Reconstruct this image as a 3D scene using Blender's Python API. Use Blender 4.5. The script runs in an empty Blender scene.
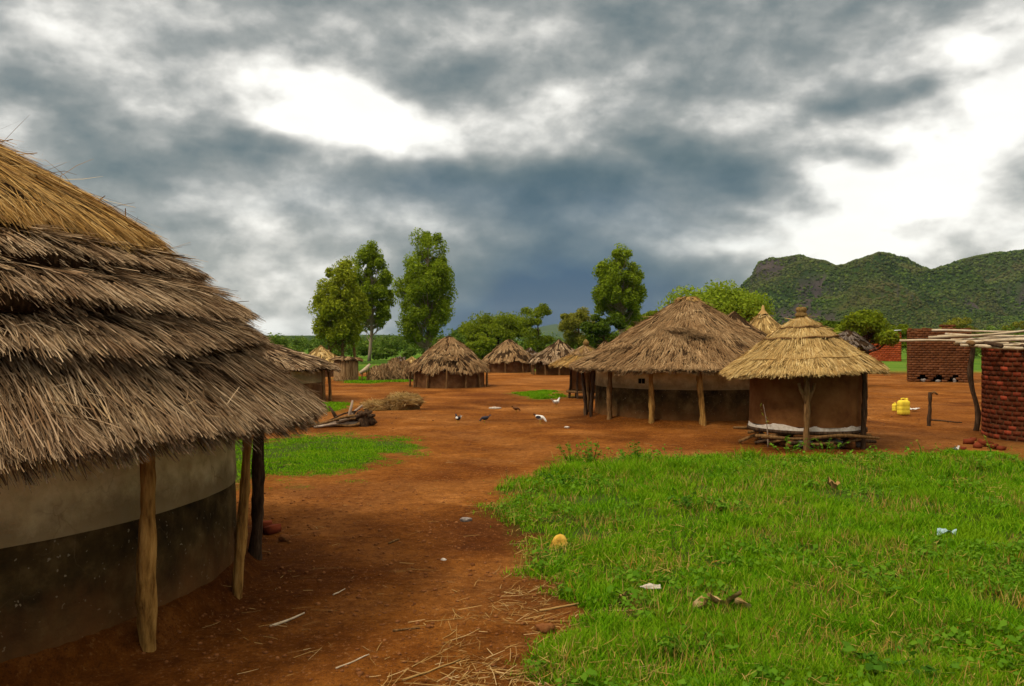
import bpy, math, random
import numpy as np
from mathutils import Vector

rng = np.random.default_rng(11)
random.seed(5)
F, H, CX, HY = 887.0, 2.2, 512.0, 340.0      # focal length in pixels, eye height, optical axis
PI = math.pi
scene = bpy.context.scene
COL = scene.collection


def P(px, py, Y):
    return np.array([(px - CX) / F * Y, Y, H + (HY - py) / F * Y])


def G(px, py):
    Y = F * H / (py - HY)
    return np.array([(px - CX) / F * Y, Y])


# ------------------------------------------------------------------ numpy noise
_tab = np.random.default_rng(3).random((256, 256))


def vnoise(x, y):
    xi, yi = np.floor(x).astype(int), np.floor(y).astype(int)
    fx, fy = x - xi, y - yi
    fx, fy = fx * fx * (3 - 2 * fx), fy * fy * (3 - 2 * fy)
    a = _tab[xi & 255, yi & 255]; b = _tab[(xi + 1) & 255, yi & 255]
    c = _tab[xi & 255, (yi + 1) & 255]; d = _tab[(xi + 1) & 255, (yi + 1) & 255]
    return (a * (1 - fx) + b * fx) * (1 - fy) + (c * (1 - fx) + d * fx) * fy


def fbm(x, y, oct=4, gain=.5):
    x = np.asarray(x, float); y = np.asarray(y, float)
    s, a, t = 0, 1.0, 0
    for i in range(oct):
        s = s + a * vnoise(x * 2 ** i + 17.3 * i, y * 2 ** i + 9.1 * i); t += a; a *= gain
    return s / t - .5


def sstep(a, b, x):
    t = np.clip((np.asarray(x, float) - a) / (b - a), 0, 1)
    return t * t * (3 - 2 * t)


# ------------------------------------------------------------------ mesh builder
def unit(v):
    v = np.asarray(v, float)
    return v / np.maximum(np.linalg.norm(v, axis=-1, keepdims=True), 1e-9)


class MB:
    def __init__(s):
        s.v, s.f, s.n = [], [], 0

    def add(s, V, *faces):
        V = np.asarray(V, float).reshape(-1, 3)
        for f in faces:
            if len(f): s.f.append(np.asarray(f, int) + s.n)
        s.v.append(V); s.n += len(V)

    def grid(s, V, rows, cols, wrap=False):
        i = np.arange(rows - 1)[:, None] * cols
        j = np.arange(cols if wrap else cols - 1)[None, :]
        k = (j + 1) % cols
        q = np.stack([i + j, i + k, i + cols + k, i + cols + j], -1).reshape(-1, 4)
        s.add(V, q)

    def tube(s, pts, rad, seg=8, rough=0., capped=True):
        pts = np.asarray(pts, float); n = len(pts)
        rad = np.broadcast_to(np.asarray(rad, float), (n,))
        t = unit(np.gradient(pts, axis=0))
        ref = np.array([0.31, .95, .05]) if abs(t[0][2]) > .7 else np.array([0, 0, 1.])
        u = unit(np.cross(t, ref)); w = np.cross(t, u)
        a = np.linspace(0, 2 * PI, seg, endpoint=False)
        rr = rad[:, None] * (1 + rough * (rng.random((n, seg)) - .5))
        V = pts[:, None] + rr[..., None] * (np.cos(a)[None, :, None] * u[:, None] + np.sin(a)[None, :, None] * w[:, None])
        b = s.n
        s.grid(V.reshape(-1, 3), n, seg, True)
        if capped:
            s.add(np.zeros((0, 3)))
            s.f.append(np.arange(seg)[::-1][None, :] + b)
            s.f.append(np.arange(seg)[None, :] + b + (n - 1) * seg)

    def lathe(s, prof, seg=64, warp=None, c=(0, 0, 0), ph=0.):
        prof = np.asarray(prof, float)
        a = np.linspace(0, 2 * PI, seg, endpoint=False) + ph
        r = np.repeat(prof[:, 0][:, None], seg, 1); z = np.repeat(prof[:, 1][:, None], seg, 1)
        th = np.repeat(a[None, :], len(prof), 0)
        if warp: r, z = warp(th, r, z)
        V = np.stack([r * np.cos(th), r * np.sin(th), z], -1) + np.asarray(c)
        s.grid(V.reshape(-1, 3), len(prof), seg, True)

    def box(s, c, size, rz=0., jit=0., tilt=(0, 0)):
        x, y, z = np.asarray(size) / 2
        V = np.array([[-x, -y, -z], [x, -y, -z], [x, y, -z], [-x, y, -z], [-x, -y, z], [x, -y, z], [x, y, z], [-x, y, z]])
        if jit: V = V + (rng.random((8, 3)) - .5) * jit
        for ax, an in ((0, tilt[0]), (1, tilt[1])):
            cs, sn = math.cos(an), math.sin(an)
            o, p = (1, 2) if ax == 0 else (2, 0)
            V[:, [o, p]] = np.stack([V[:, o] * cs - V[:, p] * sn, V[:, o] * sn + V[:, p] * cs], -1)
        cs, sn = math.cos(rz), math.sin(rz)
        V[:, :2] = np.stack([V[:, 0] * cs - V[:, 1] * sn, V[:, 0] * sn + V[:, 1] * cs], -1)
        s.add(V + np.asarray(c), [[0, 3, 2, 1], [4, 5, 6, 7], [0, 1, 5, 4], [1, 2, 6, 5], [2, 3, 7, 6], [3, 0, 4, 7]])

    def ribbons(s, base, d, side, length, width, bend=None, tip=.35):
        """flat straws: base (N,3), unit direction, unit side, length (N), width (N)"""
        n = len(base); L = length[:, None]; W = width[:, None] / 2
        mid = base + d * L * .55
        end = base + d * L
        if bend is not None: end = end + bend * L; mid = mid + bend * L * .22
        V = np.stack([base - side * W, base + side * W, mid - side * W, mid + side * W, end - side * W * tip, end + side * W * tip], 1)
        o = np.arange(n)[:, None] * 6
        s.add(V.reshape(-1, 3), np.concatenate([o + np.array([[0, 1, 3, 2]]), o + np.array([[2, 3, 5, 4]])]))

    def blades(s, base, d, side, length, width, bend):
        n = len(base); L = length[:, None]; W = width[:, None] / 2
        mid = base + d * L * .55 + bend * L * .2
        end = base + d * L * .95 + bend * L * .75
        V = np.stack([base - side * W, base + side * W, mid - side * W * .8, mid + side * W * .8, end], 1)
        o = np.arange(n)[:, None] * 5
        s.add(V.reshape(-1, 3), o + np.array([[0, 1, 3, 2]]), o + np.array([[2, 3, 4]]))

    def leaves(s, c, n, size, aspect=2.2):
        """random leaf quads (rhombi) at centres c with normals n"""
        N = len(c)
        r = unit(rng.normal(size=(N, 3)))
        u = unit(np.cross(n, r)); w = np.cross(n, u)
        a = (size / 2)[:, None]; b = a / aspect
        V = np.stack([c - u * a, c - w * b + n * a * .15, c + u * a, c + w * b + n * a * .15], 1)
        o = np.arange(N)[:, None] * 4
        s.add(V.reshape(-1, 3), o + np.array([[0, 1, 2, 3]]))

    def blob(s, c, r, sub=2, rough=.2, squash=(1, 1, 1)):
        V, Fc = ICO[sub]
        k = 1 + rough * (rng.random(len(V)) - .5)
        if sub > 1:
            ph = rng.random(3) * 6
            k += rough * .8 * (np.sin(V[:, 0] * 2.7 + ph[0]) * np.sin(V[:, 1] * 2.3 + ph[1]) + .5 * np.sin(V[:, 2] * 3.1 + ph[2]))
        s.add(V * k[:, None] * r * np.asarray(squash) + np.asarray(c), Fc)

    def build(s, name, mat, parent=None, smooth=False, loc=None):
        V = np.concatenate(s.v); fs = [f for f in s.f if len(f)]
        me = bpy.data.meshes.new(name)
        me.vertices.add(len(V)); me.vertices.foreach_set('co', V.astype(np.float32).ravel())
        lp = np.concatenate([f.ravel() for f in fs])
        sz = np.concatenate([np.full(len(f), f.shape[1]) for f in fs])
        st = np.concatenate([[0], np.cumsum(sz)[:-1]])
        me.loops.add(len(lp)); me.loops.foreach_set('vertex_index', lp.astype(np.int32))
        me.polygons.add(len(sz)); me.polygons.foreach_set('loop_start', st.astype(np.int32))
        me.update(calc_edges=True)
        if smooth: me.polygons.foreach_set('use_smooth', np.ones(len(sz), bool))
        for m in (mat if isinstance(mat, (list, tuple)) else [mat]): me.materials.append(m)
        o = bpy.data.objects.new(name, me); COL.objects.link(o)
        if parent is not None: o.parent = parent
        if loc is not None: o.location = loc
        return o


def _ico(n):
    import bmesh
    bm = bmesh.new(); bmesh.ops.create_icosphere(bm, subdivisions=n, radius=1)
    V = np.array([v.co[:] for v in bm.verts]); Fc = np.array([[v.index for v in f.verts] for f in bm.faces]); bm.free()
    return V, Fc


ICO = {k: _ico(k) for k in (1, 2, 3)}


def tag(o, label=None, cat=None, group=None, kind=None):
    if label: o['label'] = label
    if cat: o['category'] = cat
    if group: o['group'] = group
    if kind: o['kind'] = kind
    return o


def thing(name, label, cat, loc, group=None, rz=0.):
    o = bpy.data.objects.new(name, None); COL.objects.link(o)
    o.empty_display_size = .3
    o.location = loc; o.rotation_euler = (0, 0, rz)
    return tag(o, label, cat, group)


# ------------------------------------------------------------------ materials
def new_mat(name):
    m = bpy.data.materials.new(name); m.use_nodes = True
    nt = m.node_tree
    b = nt.nodes['Principled BSDF']; b.inputs['Roughness'].default_value = .9
    b.inputs['Specular IOR Level'].default_value = .02
    return m, nt, b


def ramp(nt, fac, cols, interp='LINEAR'):
    r = nt.nodes.new('ShaderNodeValToRGB'); r.color_ramp.interpolation = interp
    e = r.color_ramp.elements
    while len(e) < len(cols): e.new(.5)
    for el, (p, c) in zip(e, cols): el.position = p; el.color = (*c, 1)
    nt.links.new(fac, r.inputs[0]); return r.outputs[0]


def noise(nt, scale, detail=4, rough=.55, coord='Object', dist=0., vec=None):
    n = nt.nodes.new('ShaderNodeTexNoise')
    n.inputs['Scale'].default_value = scale; n.inputs['Detail'].default_value = detail
    n.inputs['Roughness'].default_value = rough; n.inputs['Distortion'].default_value = dist
    if vec is None:
        tc = nt.nodes.new('ShaderNodeTexCoord'); vec = tc.outputs[coord]
    nt.links.new(vec, n.inputs['Vector'])
    return n.outputs['Fac']


def mix(nt, f, a, b, mode='MIX'):
    m = nt.nodes.new('ShaderNodeMix'); m.data_type = 'RGBA'; m.blend_type = mode
    for i, v in ((0, f), (6, a), (7, b)):
        if hasattr(v, 'is_linked'): nt.links.new(v, m.inputs[i])
        elif i == 0: m.inputs[0].default_value = v
        else: m.inputs[i].default_value = (*v, 1)
    return m.outputs[2]


def maprange(nt, v, a, b, c=0., d=1.):
    m = nt.nodes.new('ShaderNodeMapRange')
    nt.links.new(v, m.inputs[0])
    for i, k in enumerate((a, b, c, d)): m.inputs[i + 1].default_value = k
    return m.outputs[0]


def bump(nt, b, h, dist=.02, strength=.6):
    n = nt.nodes.new('ShaderNodeBump'); n.inputs['Distance'].default_value = dist; n.inputs['Strength'].default_value = strength
    nt.links.new(h, n.inputs['Height']); nt.links.new(n.outputs[0], b.inputs['Normal'])


def island(nt):
    return nt.nodes.new('ShaderNodeNewGeometry').outputs['Random Per Island']


def straw_mat(name, cols, patch=(.55, .45, .35), amt=.55, scale=1.2):
    m, nt, b = new_mat(name)
    n = len(cols)
    c = ramp(nt, island(nt), [(i / (n - 1), k) for i, k in enumerate(cols)])
    p = maprange(nt, noise(nt, scale, 5, .6), .42, .68, 0, amt)
    c = mix(nt, p, c, mix(nt, 1., c, patch, 'MULTIPLY'))
    nt.links.new(c, b.inputs['Base Color'])
    return m


def leaf_mat(name, cols, trans=.35, scale=.5, alt=None, amt=.4):
    m, nt, b = new_mat(name)
    n = len(cols)
    c = ramp(nt, island(nt), [(i / (n - 1), k) for i, k in enumerate(cols)])
    if alt:
        p = maprange(nt, noise(nt, scale, 3), .45, .65, 0, amt)
        c = mix(nt, p, c, alt)
    nt.links.new(c, b.inputs['Base Color'])
    b.inputs['Roughness'].default_value = .7; b.inputs['Specular IOR Level'].default_value = .03
    t = nt.nodes.new('ShaderNodeBsdfTranslucent'); nt.links.new(c, t.inputs[0])
    ms = nt.nodes.new('ShaderNodeMixShader'); ms.inputs[0].default_value = trans
    nt.links.new(b.outputs[0], ms.inputs[1]); nt.links.new(t.outputs[0], ms.inputs[2])
    nt.links.new(ms.outputs[0], nt.nodes['Material Output'].inputs[0])
    return m


def rough_mat(name, cols, scale=3., detail=6, bd=.02, bs=.6, bscale=None, specks=None, stretch=None, rough=.9):
    m, nt, b = new_mat(name); b.inputs['Roughness'].default_value = rough
    vec = None
    if stretch:
        tc = nt.nodes.new('ShaderNodeTexCoord'); mp = nt.nodes.new('ShaderNodeMapping')
        mp.inputs['Scale'].default_value = stretch; nt.links.new(tc.outputs['Object'], mp.inputs[0]); vec = mp.outputs[0]
    f = noise(nt, scale, detail, .62, vec=vec)
    n = len(cols)
    c = ramp(nt, f, [(.3 + .4 * i / (n - 1), k) for i, k in enumerate(cols)])
    if specks:
        s = maprange(nt, noise(nt, specks[0], 2, .5), specks[1], specks[1] + .04)
        c = mix(nt, s, c, specks[2])
    nt.links.new(c, b.inputs['Base Color'])
    bump(nt, b, noise(nt, bscale or scale * 4, 6, .65, vec=vec), bd, bs)
    return m


def flat_mat(name, col, rough=.6, var=.15, scale=8.):
    m, nt, b = new_mat(name); b.inputs['Roughness'].default_value = rough
    c = ramp(nt, noise(nt, scale, 4), [(.3, tuple(k * (1 - var) for k in col)), (.7, tuple(min(1, k * (1 + var)) for k in col))])
    nt.links.new(c, b.inputs['Base Color']); return m


def brick_mat(name, cols, stain=(.5, .45, .4)):
    m, nt, b = new_mat(name)
    n = len(cols)
    c = ramp(nt, island(nt), [(i / (n - 1), k) for i, k in enumerate(cols)])
    c = mix(nt, maprange(nt, noise(nt, 1.7, 6), .4, .7, 0, .7), c, mix(nt, 1., c, stain, 'MULTIPLY'))
    nt.links.new(c, b.inputs['Base Color']); bump(nt, b, noise(nt, 40, 5), .006, .7)
    return m


# thatch
S_OLD = straw_mat('thatch_weathered', [(.08, .045, .023), (.3, .205, .12), (.42, .305, .19), (.16, .095, .047), (.53, .39, .245), (.11, .063, .03), (.31, .2, .108), (.05, .027, .013), (.44, .305, .165)], (.55, .46, .42), .85, 2.2)
S_GOLD = straw_mat('thatch_golden', [(.18, .09, .022), (.38, .22, .065), (.5, .31, .105), (.28, .145, .04), (.62, .43, .18), (.2, .11, .045), (.42, .25, .075)], (.5, .38, .25), .6)
S_MID = straw_mat('thatch_brown', [(.1, .05, .022), (.26, .155, .072), (.36, .23, .115), (.18, .1, .042), (.46, .32, .17)], (.6, .5, .42), .7, .9)
S_YEL = straw_mat('thatch_yellow', [(.25, .145, .045), (.45, .3, .11), (.55, .39, .16), (.35, .21, .07), (.64, .49, .24)], (.65, .52, .4), .45, 2.)
S_GREY = straw_mat('thatch_grey', [(.08, .06, .05), (.15, .115, .09), (.2, .16, .125), (.11, .08, .06)], (.7, .65, .6), .5)
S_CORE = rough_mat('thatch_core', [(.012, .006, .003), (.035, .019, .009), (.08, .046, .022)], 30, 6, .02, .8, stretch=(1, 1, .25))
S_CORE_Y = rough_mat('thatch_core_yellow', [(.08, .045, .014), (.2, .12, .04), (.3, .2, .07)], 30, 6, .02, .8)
S_LITTER = straw_mat('dry_straw', [(.15, .075, .02), (.27, .155, .05), (.36, .23, .085), (.2, .105, .03), (.43, .3, .14)], (.6, .5, .4), .4, 4.)
# walls
def cracks(m, scale, amt, col):
    nt = m.node_tree; b = nt.nodes['Principled BSDF']; src = b.inputs['Base Color'].links[0].from_socket
    tc = nt.nodes.new('ShaderNodeTexCoord'); nz = nt.nodes.new('ShaderNodeTexNoise'); nz.inputs['Scale'].default_value = 5.; nz.inputs['Detail'].default_value = 5.; nt.links.new(tc.outputs['Object'], nz.inputs[0])
    ad = nt.nodes.new('ShaderNodeVectorMath'); ad.operation = 'MULTIPLY_ADD'; nt.links.new(nz.outputs['Color'], ad.inputs[0]); ad.inputs[1].default_value = (.25, .25, .25); nt.links.new(tc.outputs['Object'], ad.inputs[2])
    v = nt.nodes.new('ShaderNodeTexVoronoi'); v.feature = 'DISTANCE_TO_EDGE'; v.inputs['Scale'].default_value = scale; nt.links.new(ad.outputs[0], v.inputs['Vector'])
    k = maprange(nt, v.outputs['Distance'], .004, .022, 1., 0.); msk = maprange(nt, noise(nt, 1.3, 4), .45, .6, 0., amt)
    mu = nt.nodes.new('ShaderNodeMath'); mu.operation = 'MULTIPLY'; nt.links.new(k, mu.inputs[0]); nt.links.new(msk, mu.inputs[1])
    nt.links.new(mix(nt, mu.outputs[0], src, col), b.inputs['Base Color'])
W_CREAM = rough_mat('mud_plaster_pale', [(.34, .25, .115), (.57, .455, .24), (.7, .59, .34)], 3.2, 10, .025, 1., 9)
W_DARK = rough_mat('mud_plaster_dark', [(.018, .012, .006), (.055, .035, .013), (.13, .086, .034)], 3.2, 10, .02, 1., 11, specks=(24, .68, (.2, .16, .1)))
def soil_splash(m, z0, z1, col):
    """earth splashed up the foot of a wall: a stain with an uneven upper edge"""
    nt = m.node_tree; b = nt.nodes['Principled BSDF']; src = b.inputs['Base Color'].links[0].from_socket
    tc = nt.nodes.new('ShaderNodeTexCoord'); sp = nt.nodes.new('ShaderNodeSeparateXYZ'); nt.links.new(tc.outputs['Object'], sp.inputs[0])
    ad = nt.nodes.new('ShaderNodeMath'); ad.operation = 'MULTIPLY_ADD'; nt.links.new(noise(nt, 3., 7, .65), ad.inputs[0]); ad.inputs[1].default_value = -.7; nt.links.new(sp.outputs[2], ad.inputs[2])
    nt.links.new(mix(nt, maprange(nt, ad.outputs[0], z0 - .35, z1 - .35, .8, 0.), src, col), b.inputs['Base Color'])
cracks(W_CREAM, 2.6, .4, (.1, .06, .025))
cracks(W_DARK, 3.4, .3, (.16, .11, .06))
soil_splash(W_CREAM, .98, 1.2, (.2, .14, .065))
soil_splash(W_DARK, .15, .6, (.12, .05, .016))
W_RED = rough_mat('mud_wall_red', [(.09, .035, .012), (.15, .062, .02), (.2, .09, .032)], 3, 8, .015, .8, 14)
W_BROWN = rough_mat('mud_wall_brown', [(.07, .03, .012), (.12, .055, .022), (.17, .085, .035)], 3, 8, .015, .8, 14)
W_ASH = rough_mat('white_clay', [(.3, .24, .18), (.5, .43, .36), (.62, .56, .5)], 9, 6, .015, .8)
HOLE = flat_mat('hole_shade', (.008, .006, .005), 1.)  # black for openings, stands in for the shade inside them
BARK_TAN = rough_mat('bark_tan', [(.09, .038, .01), (.32, .17, .045), (.52, .3, .09)], 7, 8, .02, 1., 16, stretch=(3.2, 3.2, .45))
BARK_DK = rough_mat('bark_dark', [(.02, .012, .008), (.06, .035, .02), (.12, .07, .04)], 9, 8, .02, 1., 20, stretch=(3.2, 3.2, .5))
BARK_MID = rough_mat('bark_brown', [(.06, .03, .012), (.16, .085, .032), (.25, .14, .06)], 9, 8, .015, 1., 20, stretch=(3, 3, .5))
BARK_PALE = rough_mat('bark_pale', [(.16, .11, .075), (.3, .22, .16), (.42, .34, .27)], 2, 6, .02, .6, stretch=(2, 2, .3))
POLE_PALE = rough_mat('peeled_pole', [(.26, .18, .1), (.42, .33, .22), (.52, .44, .33)], 5, 6, .01, .5, stretch=(.4, 3, 3))
BRICK_DK = brick_mat('fired_brick_dark', [(.08, .022, .01), (.13, .03, .012), (.1, .026, .011), (.17, .036, .015), (.085, .026, .012), (.36, .065, .03)])
BRICK_BR = brick_mat('sun_dried_brick', [(.1, .038, .016), (.145, .056, .022), (.12, .043, .017), (.175, .07, .03)])
BRICK_RED = brick_mat('fired_brick_red', [(.25, .045, .015), (.33, .065, .02), (.29, .05, .018), (.4, .09, .03)], (.7, .6, .55))
MORTAR = rough_mat('mud_mortar', [(.06, .024, .012), (.09, .038, .017), (.125, .056, .026)], 8, 6, .01, .7)
YELLOW = flat_mat('yellow_plastic', (.72, .55, .05), .4, .12, 12.)
WHITE = flat_mat('white_plastic', (.5, .48, .45), .5, .12, 20.)
PAPER = flat_mat('dirty_paper', (.42, .37, .3), .8, .25, 30.)
BLUE_PK = flat_mat('pale_blue_wrapper', (.27, .38, .4), .4, .25, 40.)
ORANGE = flat_mat('orange_scrap', (.55, .22, .04), .7, .2, 20.)
DRYLEAF = rough_mat('dry_banana_leaf', [(.16, .09, .03), (.38, .25, .1), (.5, .37, .2)], 14, 6, .01, .8)
STONE_Y = rough_mat('yellow_stone', [(.3, .15, .02), (.5, .3, .045), (.58, .4, .1)], 9, 6, .01, .6)
STONE_G = rough_mat('grey_stone', [(.1, .08, .07), (.2, .17, .15), (.32, .28, .25)], 12, 6, .01, .7)
STONE_R = rough_mat('red_earth_clod', [(.1, .035, .012), (.17, .065, .022), (.24, .1, .035)], 9, 6, .01, .7)
FEATH_W = flat_mat('white_feathers', (.62, .6, .56), .8, .2, 30.)
FEATH_D = flat_mat('dark_feathers', (.035, .035, .045), .7, .4, 30.)
FEATH_B = flat_mat('brown_feathers', (.15, .07, .03), .8, .4, 30.)
HORN = flat_mat('yellow_horn', (.45, .28, .05), .6)
COMB = flat_mat('red_comb', (.4, .03, .02), .6)
TIN = flat_mat('tin_sheet', (.5, .5, .5), .45, .2, 6.)

# leaves
L_EUC = leaf_mat('eucalyptus_leaves', [(.085, .14, .007), (.18, .25, .012), (.26, .335, .018), (.13, .195, .009), (.32, .39, .03)], .45)
L_EUC_Y = leaf_mat('young_eucalyptus_leaves', [(.16, .2, .01), (.25, .29, .016), (.33, .36, .024), (.19, .23, .012)], .35)
L_BRIGHT = leaf_mat('bright_leaves', [(.14, .21, .012), (.21, .29, .018), (.27, .34, .025), (.17, .24, .014)], .4)
L_MID = leaf_mat('green_leaves', [(.09, .135, .006), (.155, .205, .01), (.21, .25, .014), (.12, .165, .008)], .35)
L_DARK = leaf_mat('dark_leaves', [(.04, .07, .005), (.065, .105, .008), (.095, .135, .01)], .25)
L_OLIVE = leaf_mat('olive_leaves', [(.12, .13, .014), (.2, .2, .022), (.26, .25, .03), (.15, .16, .018)], .35)
L_BUSH = leaf_mat('bushland_leaves', [(.05, .1, .01), (.095, .16, .016), (.13, .2, .02), (.07, .12, .012), (.17, .22, .035)], .3, .05, (.05, .085, .014), .6)
L_FOREST = leaf_mat('hill_forest_leaves', [(.008, .02, .003), (.022, .048, .006), (.038, .074, .008), (.08, .12, .014), (.014, .03, .004), (.05, .07, .012)], .0, .007, (.07, .065, .02), .9)
L_WEED = leaf_mat('weed_leaves', [(.06, .15, .006), (.09, .2, .01), (.13, .25, .015)], .35)
L_WEED_D = leaf_mat('dark_weed_leaves', [(.035, .095, .006), (.055, .14, .009), (.08, .18, .012)], .3)
GRASS = leaf_mat('grass_blades', [(.025, .085, .001), (.075, .215, .002), (.12, .295, .003), (.05, .16, .001), (.17, .36, .005), (.24, .33, .015), (.09, .245, .002)], .35, 1.3, (.17, .29, .005), .6)
GRASS_DRY = leaf_mat('dry_grass_stems', [(.22, .13, .025), (.36, .23, .05), (.44, .3, .09), (.2, .18, .03), (.36, .16, .025)], .3)


# ------------------------------------------------------------------ terrain height and ground cover zones
FHX, FHY = -5.9, 7.59          # centre of the near hut
RHX, RHY = 5.05, 25.4          # centre of the big hut on the right
def gh(x, y):
    x = np.asarray(x, float); y = np.asarray(y, float)
    near = 1 - sstep(30, 80, y)
    h = (.07 * fbm(x * .35, y * .35, 3) + .035 * fbm(x * 1.9 + 40, y * 1.9, 3)) * near
    h = h + .016 * fbm(x * 7 + 9, y * 7, 3) * (1 - sstep(12, 22, y))
    d = np.hypot(x - FHX, y - FHY); h = h * sstep(3.3, 4.0, d) + .2 * (1 - sstep(3.40, 3.60, d))
    d = np.hypot(x - RHX, y - RHY); h = h + .14 * (1 - sstep(2.6, 3.2, d))
    return h


def ghs(x, y):
    return float(gh(np.array([x]), np.array([y]))[0])


def poly(pts):
    return np.array([G(*p) for p in pts])


Z_RIGHT = poly([(478, 505), (500, 486), (530, 470), (556, 459), (620, 455), (700, 456), (760, 457), (860, 456), (960, 459), (1030, 461), (1300, 470),
                (1900, 720), (1500, 900), (420, 900), (470, 700), (520, 650), (560, 610), (535, 590), (505, 572), (520, 545), (500, 520)])
Z_LEFT = poly([(150, 492), (262, 489), (310, 484), (380, 472), (428, 461), (446, 449), (440, 441), (400, 434), (350, 432), (262, 436), (100, 430)])
Z_SMALL = [poly([(300, 404), (330, 403), (352, 408), (340, 412), (318, 413), (300, 412)]),
           poly([(512, 396), (530, 392), (560, 391), (562, 396), (540, 399)]),
           poly([(340, 378), (385, 377), (412, 379), (410, 382), (370, 384), (340, 383)])]
Z_FAR = [poly([(868, 347), (1010, 346), (1030, 352), (900, 353), (868, 353)]), poly([(872, 357), (908, 356), (912, 363), (880, 364)]),
         poly([(960, 352), (1030, 352), (1030, 372), (985, 372)]), poly([(925, 452), (1040, 447), (1040, 456), (915, 458)])]


def inpoly(x, y, pl):
    ins = np.zeros(x.shape, bool); n = len(pl)
    for i in range(n):
        x1, y1 = pl[i]; x2, y2 = pl[(i + 1) % n]
        c = ((y1 > y) != (y2 > y)) & (x < (x2 - x1) * (y - y1) / (y2 - y1 + 1e-12) + x1)
        ins ^= c
    return ins


def edged(x, y, pl):
    d = np.full(x.shape, 1e9); n = len(pl)
    for i in range(n):
        a, b = pl[i], pl[(i + 1) % n]; ab = b - a
        t = np.clip(((x - a[0]) * ab[0] + (y - a[1]) * ab[1]) / (ab @ ab + 1e-12), 0, 1)
        d = np.minimum(d, np.hypot(x - a[0] - t * ab[0], y - a[1] - t * ab[1]))
    return np.where(inpoly(x, y, pl), d, -d)


def green(x, y, pl, soft=.6):
    """0..1 grass cover of a zone with an uneven edge"""
    n = fbm(x * 1.3, y * 1.3, 4) * 1.9 + fbm(x * 4.5, y * 4.5 + 3, 2) * .9 + fbm(x * .4 + 5, y * .4, 2) * .7
    return sstep(-.1, soft, edged(x, y, pl) + n * soft)


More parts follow.
